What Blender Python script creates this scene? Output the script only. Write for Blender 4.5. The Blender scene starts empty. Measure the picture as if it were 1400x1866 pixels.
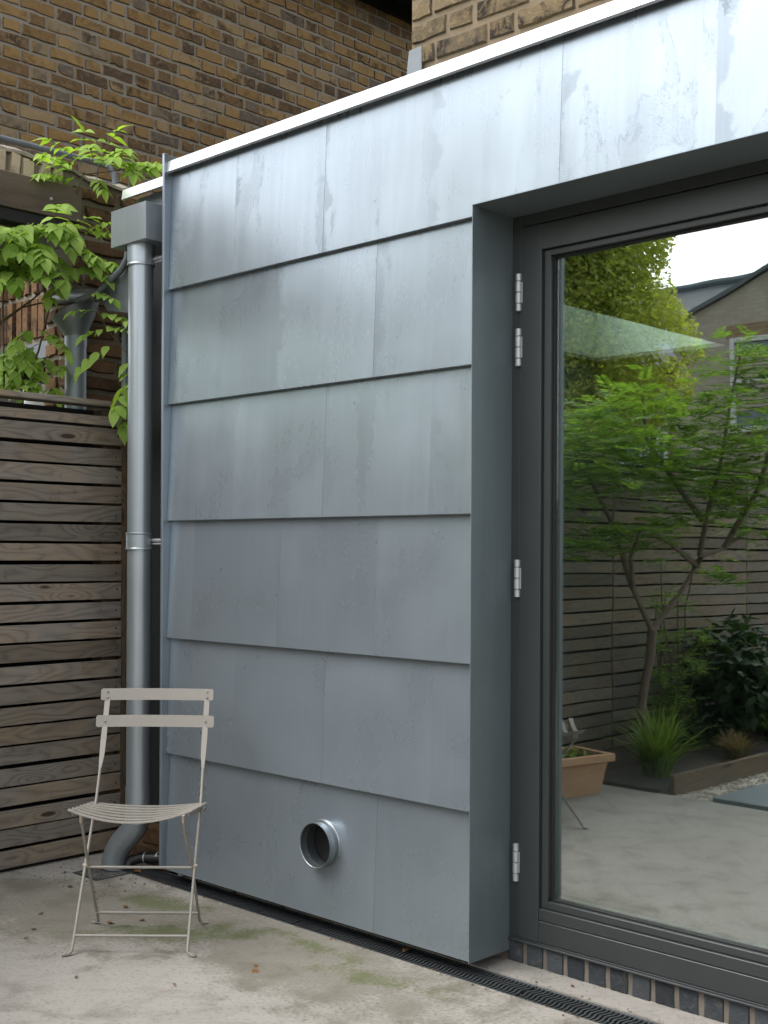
import bpy, bmesh, math, random
from mathutils import Vector, Matrix, noise as mnoise
random.seed(7)
rnd = random.random
def U(a, b): return a + (b - a) * random.random()
S = bpy.context.scene
COL = S.collection

# ------------------------------------------------------------------ camera
FPX, YAW, ROLL, YC = 2242.8, 0.7667, 0.005075, 1005.5     # focal length in photo pixels, heading, roll, horizon row
CAM = Vector((2.456, -2.944, 1.32))
_c, _s = math.cos(YAW), math.sin(YAW)
FW = Vector((-_s, _c, 0)); R0 = Vector((_c, _s, 0)); U0 = Vector((0, 0, 1))
RT = R0 * math.cos(ROLL) + U0 * math.sin(ROLL)
UP = -R0 * math.sin(ROLL) + U0 * math.cos(ROLL)
cd = bpy.data.cameras.new('camera'); cam = bpy.data.objects.new('camera', cd); COL.objects.link(cam)
cd.sensor_fit = 'HORIZONTAL'; cd.sensor_width = 36; cd.lens = 36 * FPX / 1400
cd.shift_y = (YC - 933) / 1400; cd.clip_start = 0.05; cd.clip_end = 500
M3 = Matrix((RT, UP, -FW)).transposed()
cam.matrix_world = Matrix.Translation(CAM) @ M3.to_4x4()
S.camera = cam

# ------------------------------------------------------------------ sky, sun, exposure
SUN_EL, SUN_AZ = math.radians(56), math.radians(215)       # azimuth clockwise from +Y; sun is over the garden
W = bpy.data.worlds.new('World'); S.world = W; W.use_nodes = True
wn = W.node_tree; wn.nodes.clear()
sky = wn.nodes.new('ShaderNodeTexSky'); sky.sky_type = 'NISHITA'; sky.sun_disc = False
sky.sun_elevation = SUN_EL; sky.sun_rotation = SUN_AZ; sky.air_density = 1.0; sky.dust_density = 2.6
hs = wn.nodes.new('ShaderNodeHueSaturation'); hs.inputs['Saturation'].default_value = 0.20
hs.inputs['Value'].default_value = 1.0
bg = wn.nodes.new('ShaderNodeBackground'); bg.inputs['Strength'].default_value = 0.15
wo = wn.nodes.new('ShaderNodeOutputWorld')
wn.links.new(sky.outputs[0], hs.inputs['Color']); wn.links.new(hs.outputs[0], bg.inputs[0]); wn.links.new(bg.outputs[0], wo.inputs[0])
sl = bpy.data.lights.new('sun', 'SUN'); sl.energy = 0.5; sl.angle = math.radians(40); sl.color = (1, .97, .93)
so = bpy.data.objects.new('sun', sl); COL.objects.link(so)
sd = Vector((math.sin(SUN_AZ) * math.cos(SUN_EL), math.cos(SUN_AZ) * math.cos(SUN_EL), math.sin(SUN_EL)))
so.rotation_euler = sd.to_track_quat('Z', 'Y').to_euler(); so.location = (0, -6, 12)
S.view_settings.view_transform = 'Standard'; S.view_settings.look = 'None'
S.view_settings.exposure = 1.6; S.view_settings.gamma = 1.0
S.render.engine = 'CYCLES'
S.cycles.max_bounces = 10; S.cycles.transparent_max_bounces = 24; S.cycles.use_denoising = True
S.cycles.caustics_reflective = False; S.cycles.caustics_refractive = False

# ------------------------------------------------------------------ photo pixel -> point on a known plane
YG = 0.24                                                   # door glass plane
def ray(px, py): return FW + RT * ((px - 700) / FPX) + UP * ((YC - py) / FPX)
def P(px, py, ax, v):
    d = ray(px, py); i = 'xyz'.index(ax); t = (v - CAM[i]) / d[i]; return CAM + d * t
def PR(px, py, ax, v):                                      # seen in the door glass
    if ax == 'y': v = 2 * YG - v
    q = P(px, py, ax, v); return Vector((q.x, 2 * YG - q.y, q.z))
def proj(p):
    v = Vector(p) - CAM; D = v.dot(FW); return 700 + FPX * v.dot(RT) / D, YC - FPX * v.dot(UP) / D, D

# ------------------------------------------------------------------ material helpers
class NT:
    def __init__(s, name):
        s.m = bpy.data.materials.new(name); s.m.use_nodes = True; s.t = s.m.node_tree; s.t.nodes.clear()
        s.out = s.t.nodes.new('ShaderNodeOutputMaterial')
    def n(s, typ, ins=None, **kw):
        q = s.t.nodes.new(typ)
        for k, v in kw.items(): setattr(q, k, v)
        for k, v in (ins or {}).items():
            if isinstance(v, bpy.types.NodeSocket): s.t.links.new(v, q.inputs[k])
            elif v is not None: q.inputs[k].default_value = v
        return q
    def m_(s, op, a, b=None, c=None, clamp=False):
        q = s.n('ShaderNodeMath', {0: a, 1: b, 2: c}, operation=op); q.use_clamp = clamp; return q.outputs[0]
    def vm(s, op, a, b): return s.n('ShaderNodeVectorMath', {0: a, 1: b}, operation=op).outputs[0]
    def noise(s, vec, scale, detail=4, rough=.55, dist=0):
        return s.n('ShaderNodeTexNoise', {'Vector': vec, 'Scale': scale, 'Detail': detail, 'Roughness': rough, 'Distortion': dist}).outputs[0]
    def ramp(s, fac, stops, interp='LINEAR'):
        q = s.n('ShaderNodeValToRGB', {0: fac}); r = q.color_ramp; r.interpolation = interp
        while len(r.elements) > 1: r.elements.remove(r.elements[-1])
        for i, (p, c) in enumerate(stops):
            e = r.elements[0] if i == 0 else r.elements.new(p)
            e.position = p
            e.color = (c, c, c, 1) if isinstance(c, (int, float)) else (*c, 1)
        return q.outputs[0]
    def step(s, v, a, b):
        return s.n('ShaderNodeMapRange', {0: v, 1: a, 2: b, 3: 0., 4: 1.}, interpolation_type='SMOOTHSTEP').outputs[0]
    def mix(s, f, a, b, blend='MIX'):
        q = s.n('ShaderNodeMix', {0: f}, data_type='RGBA', blend_type=blend)
        for i, v in ((6, a), (7, b)):
            if isinstance(v, bpy.types.NodeSocket): s.t.links.new(v, q.inputs[i])
            else: q.inputs[i].default_value = (*v, 1) if len(v) == 3 else v
        return q.outputs[2]
    def obj(s): return s.n('ShaderNodeTexCoord').outputs['Object']
    def geo(s): return s.n('ShaderNodeNewGeometry').outputs['Position']
    def oinfo(s): return s.n('ShaderNodeObjectInfo')
    def sep(s, v): return s.n('ShaderNodeSeparateXYZ', {0: v}).outputs
    def rvec(s):                                            # object coords + a random shift for each object
        o = s.oinfo().outputs['Random']
        q = s.n('ShaderNodeCombineXYZ', {0: s.m_('MULTIPLY', o, 37.), 1: s.m_('MULTIPLY', o, 71.), 2: s.m_('MULTIPLY', o, 113.)}).outputs[0]
        return s.vm('ADD', s.obj(), q)
    def bump(s, h, strength=.3, dist=.01):
        return s.n('ShaderNodeBump', {'Height': h, 'Strength': strength, 'Distance': dist}).outputs[0]
    def bsdf(s, col, rough=.6, metal=0., nrm=None, spec=.5, **kw):
        ins = {'Base Color': col if isinstance(col, bpy.types.NodeSocket) else (*col, 1), 'Roughness': rough, 'Metallic': metal, 'Specular IOR Level': spec}
        if nrm is not None: ins['Normal'] = nrm
        ins.update(kw)
        b = s.n('ShaderNodeBsdfPrincipled', ins)
        s.t.links.new(b.outputs[0], s.out.inputs[0]); return b

def plain(name, col, rough=.6, metal=0., var=.12, scale=30, bump=.1):
    t = NT(name); v = t.rvec(); n = t.noise(v, scale, 5); n2 = t.noise(v, scale * .12, 3)
    k = t.m_('ADD', t.m_('MULTIPLY', n, .5), t.m_('MULTIPLY', n2, .5))
    c = t.mix(k, tuple(x * (1 - var * 2) for x in col), tuple(x * (1 + var * 2) for x in col))
    r = t.m_('ADD', t.m_('MULTIPLY', t.m_('SUBTRACT', n2, .5), .25), rough)
    t.bsdf(c, r, metal, t.bump(n, bump, .003)); return t.m

def brick_mat(name, stops, bloom=.4, dark=.5, warm=1.2):
    t = NT(name); v = t.rvec()
    g = t.n('ShaderNodeNewGeometry'); isl = g.outputs['Random Per Island']
    r = t.m_('FRACT', t.m_('ADD', t.oinfo().outputs['Random'], isl))
    off = t.n('ShaderNodeCombineXYZ', {0: t.m_('MULTIPLY', isl, 91.), 1: t.m_('MULTIPLY', isl, 53.), 2: 0.}).outputs[0]
    v = t.vm('ADD', v, off)
    base = t.ramp(r, stops)
    big = t.noise(v, 11, 4, .65, .6); mid = t.noise(v, 38, 5, .65, .3); fine = t.noise(v, 190, 3, .6)
    r2 = t.m_('FRACT', t.m_('MULTIPLY', r, 7.31))
    c = t.mix(t.m_('MULTIPLY', t.step(big, .44, .68), t.m_('MULTIPLY', r2, dark * 1.5), clamp=True), base, (.028, .022, .018))
    r3 = t.m_('FRACT', t.m_('MULTIPLY', r, 13.7))
    c = t.mix(t.m_('MULTIPLY', t.step(mid, .5, .68), t.m_('MULTIPLY', r3, bloom), clamp=True), c, (.34, .28, .19))
    c = t.mix(t.m_('MULTIPLY', t.step(fine, .62, .74), .55), c, (.03, .02, .014))
    c = t.mix(t.m_('MULTIPLY', t.m_('SUBTRACT', mid, .5), warm, clamp=True), c, (.36, .22, .09))
    h = t.m_('ADD', t.m_('MULTIPLY', mid, .7), t.m_('MULTIPLY', fine, .5))
    t.bsdf(c, .92, 0, t.bump(h, .9, .006), .2); return t.m

def zinc_mat(name, base=(.36, .40, .43), metal=.6, rough=.30, stain=1.0, wt=.60, wk=.25):
    # object colour: r = amount of staining, g = tone, b = how far white bloom has grown
    t = NT(name); v = t.rvec(); o = t.obj(); oi = t.oinfo(); oc = t.n('ShaderNodeSeparateColor', {0: oi.outputs['Color']}).outputs
    x, y, z = t.sep(o)
    stv = t.vm('MULTIPLY', v, (85., 85., 3.)); streak = t.noise(stv, 1, 4, .6)
    cloud = t.noise(v, 3.2, 5, .55, .4); st = t.noise(t.vm('MULTIPLY', v, (1., 1., .42)), 5.5, 8, .62, .9)
    sp = t.noise(v, 240, 3, .7); sp2 = t.noise(v, 26, 4, .6)
    amt = oc[0]
    lo = t.m_('SUBTRACT', .70, t.m_('MULTIPLY', amt, .16))
    amg = t.step(amt, .12, .6); reg = t.m_('MULTIPLY', amg, t.step(t.m_('SUBTRACT', st, lo), 0., .05))                    # dull region
    edge = t.m_('MULTIPLY', t.step(t.m_('SUBTRACT', st, lo), -.02, 0.), t.m_('SUBTRACT', 1., t.step(t.m_('SUBTRACT', st, lo), .004, .03)))
    speck = t.m_('MULTIPLY', t.step(sp, .55, .66), t.m_('MULTIPLY', t.step(t.m_('SUBTRACT', st, lo), -.10, .01), amt))
    # a run of dirt beside the seam (left edge of the sheet)
    w_ = t.m_('MULTIPLY', t.step(t.noise(t.vm('MULTIPLY', v, (1., 1., 1.)), 7, 5, .6), .38, .72), .075)
    seam = t.m_('MULTIPLY', t.m_('SUBTRACT', 1., t.step(t.m_('ADD', t.m_('SUBTRACT', x, w_), t.m_('MULTIPLY', t.m_('SUBTRACT', sp, .5), .05)), -.008, .010)), amt)
    band = t.noise(t.vm('MULTIPLY', v, (9., 9., .45)), 1, 5, .6, .2); band2 = t.noise(t.vm('MULTIPLY', v, (34., 34., 1.1)), 1, 4, .65)
    bsh = t.m_('ADD', t.m_('MULTIPLY', t.m_('SUBTRACT', band, .5), t.m_('ADD', .05, t.m_('MULTIPLY', amt, .45))), t.m_('MULTIPLY', t.m_('SUBTRACT', band2, .5), t.m_('ADD', .03, t.m_('MULTIPLY', amt, .2))))
    tone = t.m_('ADD', t.m_('ADD', .74, bsh), t.m_('MULTIPLY', oc[1], .5))
    c = t.mix(cloud, tuple(q * .86 for q in base), tuple(q * 1.12 for q in base))
    c = t.mix(t.m_('MULTIPLY', t.m_('SUBTRACT', streak, .45), .5, clamp=True), c, tuple(q * 1.3 for q in base))
    c = t.mix(1., c, t.n('ShaderNodeCombineColor', {0: tone, 1: tone, 2: tone}).outputs[0], 'MULTIPLY')
    d1 = t.m_('ADD', t.m_('MULTIPLY', reg, .07), t.m_('ADD', t.m_('MULTIPLY', t.m_('MULTIPLY', edge, amg), t.m_('MULTIPLY', t.step(sp2, .35, .62), .30)), t.m_('MULTIPLY', seam, .36)))
    d1 = t.m_('MULTIPLY', t.m_('ADD', d1, t.m_('MULTIPLY', speck, .38)), stain, clamp=True)
    c = t.mix(d1, c, (.075, .10, .12))
    wz = t.m_('MULTIPLY', t.m_('MULTIPLY', t.step(sp, .64, .74), t.step(sp2, wt, wt + .12)), oc[2])
    c = t.mix(t.m_('MULTIPLY', wz, wk, clamp=True), c, (.36, .40, .41))
    mt = t.m_('SUBTRACT', metal, t.m_('MULTIPLY', wz, .35), clamp=True)
    rg = t.m_('ADD', rough, t.m_('ADD', t.m_('MULTIPLY', reg, .05), t.m_('ADD', t.m_('MULTIPLY', d1, .22), t.m_('ADD', t.m_('MULTIPLY', t.m_('SUBTRACT', cloud, .5), .16), t.m_('MULTIPLY', t.m_('SUBTRACT', band, .5), t.m_('MULTIPLY', amt, .25))))))
    h = t.m_('ADD', t.m_('MULTIPLY', streak, .12), t.m_('MULTIPLY', sp, .05))
    t.bsdf(c, rg, mt, t.bump(h, .12, .002), .5); return t.m

def wood_mat(name, grey=(.20, .182, .16), tan=(.235, .175, .108), along='y', tanamt=.35, freq=1., knot=1.):
    t = NT(name); v = t.rvec(); x, y, z = t.sep(v)
    if along == 'x': y, x = x, y
    if along == 'z': y, z = z, y
    r = t.oinfo().outputs['Random']
    lv = t.n('ShaderNodeCombineXYZ', {0: 0., 1: t.m_('MULTIPLY', y, 1.5), 2: t.m_('MULTIPLY', z, 7.)}).outputs[0]
    f = t.noise(lv, 1., 2, .4)
    kn = t.n('ShaderNodeTexVoronoi', {'Vector': t.n('ShaderNodeCombineXYZ', {0: 0., 1: t.m_('MULTIPLY', y, 2.6), 2: t.m_('MULTIPLY', z, 9.)}).outputs[0], 'Scale': 1., 'Randomness': 1.}, feature='F1').outputs['Distance']
    k2 = t.m_('POWER', 2.718, t.m_('MULTIPLY', t.m_('MULTIPLY', kn, kn), -16.))
    fld = t.m_('ADD', t.m_('MULTIPLY', f, 38. * freq), t.m_('MULTIPLY', k2, 9. * knot))
    ring = t.m_('ABSOLUTE', t.m_('SINE', fld)); ring = t.m_('POWER', ring, .7)
    fib = t.noise(t.n('ShaderNodeCombineXYZ', {0: 0., 1: t.m_('MULTIPLY', y, 9.), 2: t.m_('MULTIPLY', z, 420.)}).outputs[0], 1., 3, .6)
    big = t.noise(v, 2.2, 4, .6); blot = t.noise(v, 14, 5, .65)
    c = t.mix(t.m_('MULTIPLY', t.m_('ADD', t.step(big, .4, .65), t.m_('MULTIPLY', r, .5)), tanamt * 1.6, clamp=True), grey, tan)
    c = t.mix(t.m_('SUBTRACT', .62, t.m_('MULTIPLY', ring, .62), clamp=True), c, tuple(q * .42 for q in grey))
    c = t.mix(t.m_('MULTIPLY', t.step(fib, .5, .72), .45), c, tuple(q * 1.7 for q in grey))
    c = t.mix(t.m_('MULTIPLY', t.step(blot, .58, .75), .4), c, (.03, .027, .02))
    c = t.mix(t.m_('MULTIPLY', t.step(k2, .80, .93), knot), c, (.05, .036, .022))
    tone = t.m_('ADD', .72, t.m_('MULTIPLY', t.m_('FRACT', t.m_('MULTIPLY', r, 5.7)), .55))
    c = t.mix(1., c, t.n('ShaderNodeCombineColor', {0: tone, 1: tone, 2: tone}).outputs[0], 'MULTIPLY')
    h = t.m_('ADD', t.m_('MULTIPLY', ring, .5), t.m_('MULTIPLY', fib, .6))
    t.bsdf(c, .86, 0, t.bump(h, .55, .003), .25); return t.m

def leaf_mat(name, a, b, trans=.45, rough=.5):
    t = NT(name); g = t.n('ShaderNodeNewGeometry')
    r = t.m_('FRACT', t.m_('ADD', t.oinfo().outputs['Random'], g.outputs['Random Per Island']))
    n = t.noise(t.geo(), 22, 3)
    c = t.mix(t.m_('ADD', t.m_('MULTIPLY', r, .7), t.m_('MULTIPLY', n, .3)), a, b)
    d = t.n('ShaderNodeBsdfPrincipled', {'Base Color': c, 'Roughness': rough, 'Specular IOR Level': .22})
    tr = t.n('ShaderNodeBsdfTranslucent', {'Color': t.mix(1., c, (1.25, 1.35, .5), 'MULTIPLY')})
    mx = t.n('ShaderNodeMixShader', {0: trans, 1: d.outputs[0], 2: tr.outputs[0]})
    t.t.links.new(mx.outputs[0], t.out.inputs[0]); return t.m

def glass_mat(name='door_glass', f0=.34, tint=(.90, .97, .94)):
    t = NT(name)
    fc = t.n('ShaderNodeLayerWeight', {'Blend': .5}).outputs['Facing']
    fac = t.m_('ADD', f0, t.m_('MULTIPLY', t.m_('POWER', fc, 4.), .75), clamp=True)
    tr = t.n('ShaderNodeBsdfTransparent', {'Color': (*tint, 1)})
    gl = t.n('ShaderNodeBsdfGlossy', {'Color': (.95, .97, .97, 1), 'Roughness': 0., 'Normal': t.bump(t.noise(t.geo(), 2.2, 2, .4), 1., .0005)})
    mx = t.n('ShaderNodeMixShader', {0: fac, 1: tr.outputs[0], 2: gl.outputs[0]})
    t.t.links.new(mx.outputs[0], t.out.inputs[0]); return t.m

def far_brick_mat(name, a, b):
    t = NT(name); p = t.obj(); x, y, z = t.sep(p)
    uv = t.n('ShaderNodeCombineXYZ', {0: t.m_('ADD', x, y), 1: z, 2: 0.}).outputs[0]
    br = t.n('ShaderNodeTexBrick', {'Vector': uv, 'Color1': (*a, 1), 'Color2': (*b, 1), 'Mortar': (.34, .31, .26, 1), 'Scale': 1., 'Mortar Size': .006, 'Brick Width': .225, 'Row Height': .075, 'Bias': -.2}, offset=.5)
    n = t.noise(p, 1.4, 5, .6); n2 = t.noise(p, 9, 4)
    c = t.mix(t.m_('MULTIPLY', t.step(n, .45, .75), .45), br.outputs[0], tuple(q * .45 for q in a))
    c = t.mix(t.m_('MULTIPLY', n2, .3), c, tuple(q * .6 for q in b))
    t.bsdf(c, .9, 0, t.bump(br.outputs[1], -.4, .006), .2); return t.m

def concrete_mat():
    t = NT('patio_concrete'); p = t.geo(); x, y, z = t.sep(p)
    big = t.noise(p, 1.3, 5, .6, .5); mid = t.noise(p, 6, 6, .62, .3); fine = t.noise(p, 70, 4, .65); gr = t.noise(p, 330, 2, .6)
    tr = t.noise(t.vm('MULTIPLY', t.n('ShaderNodeVectorRotate', {'Vector': p, 'Angle': -.75}, rotation_type='Z_AXIS').outputs[0], (3., 16., 1.)), 1, 4, .6)
    c = t.mix(big, (.215, .20, .175), (.385, .365, .33))
    c = t.mix(t.m_('MULTIPLY', t.step(mid, .47, .7), .5), c, (.12, .108, .09))
    c = t.mix(t.m_('MULTIPLY', t.step(tr, .5, .75), .28), c, (.12, .105, .09))
    c = t.mix(t.m_('MULTIPLY', t.step(fine, .52, .74), .6), c, (.085, .075, .062))
    c = t.mix(t.m_('MULTIPLY', t.step(gr, .56, .72), .5), c, (.33, .31, .28))
    # dampness and algae gather in the corner under the wall, by the drain
    def blob(cx, cy, rx, ry, rot=0):
        q = t.n('ShaderNodeMapping', {'Vector': p, 'Location': (cx, cy, 0), 'Rotation': (0, 0, rot), 'Scale': (rx, ry, 1)}, vector_type='TEXTURE').outputs[0]
        return t.m_('SUBTRACT', 1., t.n('ShaderNodeVectorMath', {0: q}, operation='LENGTH').outputs['Value'])
    damp = t.m_('MAXIMUM', blob(-.55, -.22, 1.15, .42, -.12), blob(-1.5, -.45, .8, .5, .2))
    dm = t.step(t.m_('ADD', damp, t.m_('ADD', t.m_('MULTIPLY', t.m_('SUBTRACT', mid, .5), 1.7), t.m_('MULTIPLY', t.m_('SUBTRACT', fine, .5), .9))), -.05, .55)
    c = t.mix(t.m_('MULTIPLY', dm, .5), c, (.095, .086, .052))
    al = t.m_('MAXIMUM', t.m_('MAXIMUM', blob(-1.28, -.20, .26, .12, .3), blob(-.98, -.36, .36, .14, .75)), t.m_('SUBTRACT', blob(-.55, -.14, .5, .07, -.05), .25))
    al = t.m_('MAXIMUM', al, t.m_('SUBTRACT', blob(-.2, -.22, .5, .16, .1), .3))
    am = t.step(t.m_('ADD', al, t.m_('ADD', t.m_('MULTIPLY', t.m_('SUBTRACT', mid, .5), 2.4), t.m_('MULTIPLY', t.m_('SUBTRACT', fine, .5), 1.3))), .1, .7)
    c = t.mix(t.m_('MULTIPLY', am, .62), c, (.078, .10, .024))
    h = t.m_('ADD', t.m_('ADD', t.m_('MULTIPLY', mid, .6), t.m_('MULTIPLY', fine, .5)), t.m_('MULTIPLY', gr, .35))
    t.bsdf(c, .88, 0, t.bump(h, .5, .006), .3); return t.m

MAT = dict(
    concrete=concrete_mat(),
    zinc=zinc_mat('zinc_sheet', (.306, .356, .400), .66, .29),
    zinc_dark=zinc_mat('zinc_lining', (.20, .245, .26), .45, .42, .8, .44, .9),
    galv=zinc_mat('galvanised_steel', (.35, .39, .415), .68, .36, .3), dull=zinc_mat('dull_galvanised', (.22, .25, .265), .5, .5, .3),
    cap=zinc_mat('bright_flashing', (.70, .72, .74), .55, .26, .2),
    vent=zinc_mat('duct_steel', (.30, .33, .35), .85, .38, .2),
    duct_in=plain('duct_shade', (.07, .08, .085), .5, .4, .2),  # shade inside the duct, put into the colour
    lead=plain('lead_sheet', (.15, .17, .185), .5, .35, .25, 20, .3),
    frame=plain('anthracite_paint', (.031, .036, .036), .42, 0, .12, 14, .05),
    gasket=plain('black_rubber', (.008, .008, .008), .7, 0, .1),
    steel=plain('satin_steel', (.46, .47, .48), .45, .5, .06, 40, .03),
    spacer=plain('glazing_spacer', (.22, .27, .27), .45, .3, .06),
    blackp=plain('black_plastic', (.012, .013, .013), .35, 0, .15, 14, .1),
    drain=plain('drain_iron', (.045, .05, .052), .5, .25, .3, 30, .2),
    soil=plain('dark_soil', (.035, .026, .018), .95, 0, .35, 60, .8),
    mortar=plain('lime_mortar', (.265, .245, .205), .95, 0, .16, 60, .6),
    mortar_pl=plain('plinth_mortar', (.15, .13, .105), .95, 0, .2, 50, .6), mortar_y=plain('sandy_mortar', (.20, .155, .10), .95, 0, .2, 50, .6),
    mortar_dk=plain('old_mortar', (.22, .195, .15), .95, 0, .22, 40, .7),
    brick=brick_mat('stock_brick', [(0, (.085, .06, .043)), (.10, (.15, .095, .05)), (.4, (.275, .172, .068)), (.7, (.325, .215, .095)), (.87, (.30, .23, .135)), (.95, (.16, .13, .10)), (1, (.12, .10, .085))], .5, .6),
    brick_y=brick_mat('yellow_brick', [(0, (.10, .082, .056)), (.3, (.155, .118, .066)), (.6, (.185, .14, .08)), (.85, (.125, .108, .08)), (1, (.075, .07, .06))], .5, 1.1),
    brick_p=brick_mat('pale_brick', [(0, (.42, .36, .26)), (.5, (.54, .45, .32)), (1, (.36, .29, .20))], .7, .3),
    brick_r=brick_mat('red_brick', [(0, (.085, .055, .036)), (.5, (.15, .085, .045)), (1, (.19, .115, .058))], .3, .8),
    brick_b=brick_mat('blue_brick', [(0, (.026, .031, .036)), (1, (.062, .070, .078))], .14, .4, 0.),
    fence=wood_mat('larch_slat'), post=wood_mat('fence_post', (.10, .075, .05), (.13, .085, .045), 'z', .5),
    beam=wood_mat('oak_beam', (.115, .094, .074), (.15, .11, .075), 'y', .3, .12, 0.),
    chair=plain('taupe_enamel', (.255, .236, .205), .42, 0, .05, 9, .04),
    rust=plain('rivet_enamel', (.37, .31, .25), .45, 0, .15),
    leaf=leaf_mat('wisteria_leaf', (.15, .27, .035), (.36, .49, .12), .42, .58),
    leaf_young=leaf_mat('young_wisteria_leaf', (.22, .37, .045), (.36, .50, .10), .45, .45),
    stem=plain('vine_bark', (.09, .065, .04), .9, 0, .2),
    bark=plain('tree_bark', (.15, .115, .085), .9, 0, .25, 25, .6),
    lime=leaf_mat('lime_leaf', (.33, .38, .09), (.54, .56, .20), .55),
    fern=leaf_mat('feathery_leaf', (.06, .15, .024), (.27, .40, .085), .5),
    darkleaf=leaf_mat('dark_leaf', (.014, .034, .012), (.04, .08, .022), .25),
    grass=leaf_mat('grass_blade', (.11, .20, .03), (.28, .38, .09), .35),
    straw=leaf_mat('dry_grass', (.24, .18, .10), (.36, .28, .17), .3),
    dead=leaf_mat('dead_leaf', (.10, .05, .022), (.23, .12, .05), .15, .7),
    terra=plain('terracotta', (.50, .31, .18), .85, 0, .2, 18, .3),
    slate=plain('blue_slate', (.10, .13, .15), .55, 0, .15, 12, .3),
    roof=plain('slate_roof', (.09, .105, .115), .6, 0, .3, 9, .3),
    gravel=plain('pale_gravel', (.40, .36, .30), .9, 0, .25, 40, .2),
    edging=wood_mat('bed_edging', (.16, .12, .085), (.20, .14, .08), 'y', .4),
    white=plain('white_paint', (.62, .63, .63), .5, 0, .05, 20, .05),
    plaster=plain('shaft_plaster', (.72, .74, .74), .85, 0, .02, 3, .02),
    inside=plain('interior_paint', (.22, .215, .21), .8, 0, .04, 3, .02),
    floor_in=plain('interior_floor', (.20, .18, .19), .6, 0, .08, 4, .03),
    felt=plain('black_felt', (.006, .006, .006), .95, 0, .1),
    wallback=plain('dark_cladding', (.020, .024, .026), .6, 0, .2, 9, .1),
    garden=plain('garden_soil', (.055, .055, .03), .95, 0, .3, 5, .6),
    blind=plain('window_blind', (.42, .36, .27), .8, 0, .05, 30, .05),
    wglass=plain('far_glass', (.10, .14, .17), .08, 0, .05, 2, .0),
    black=plain('black_gutter', (.008, .009, .009), .4, 0, .1, 8, .05),
    far_brick=far_brick_mat('far_brick', (.40, .35, .29), (.48, .43, .36)), far_brick_r=far_brick_mat('far_red_brick', (.26, .17, .10), (.32, .22, .13)),
    glass=glass_mat(), glass_in=glass_mat('inner_glass', .035, (.93, .98, .96)),
)

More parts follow.
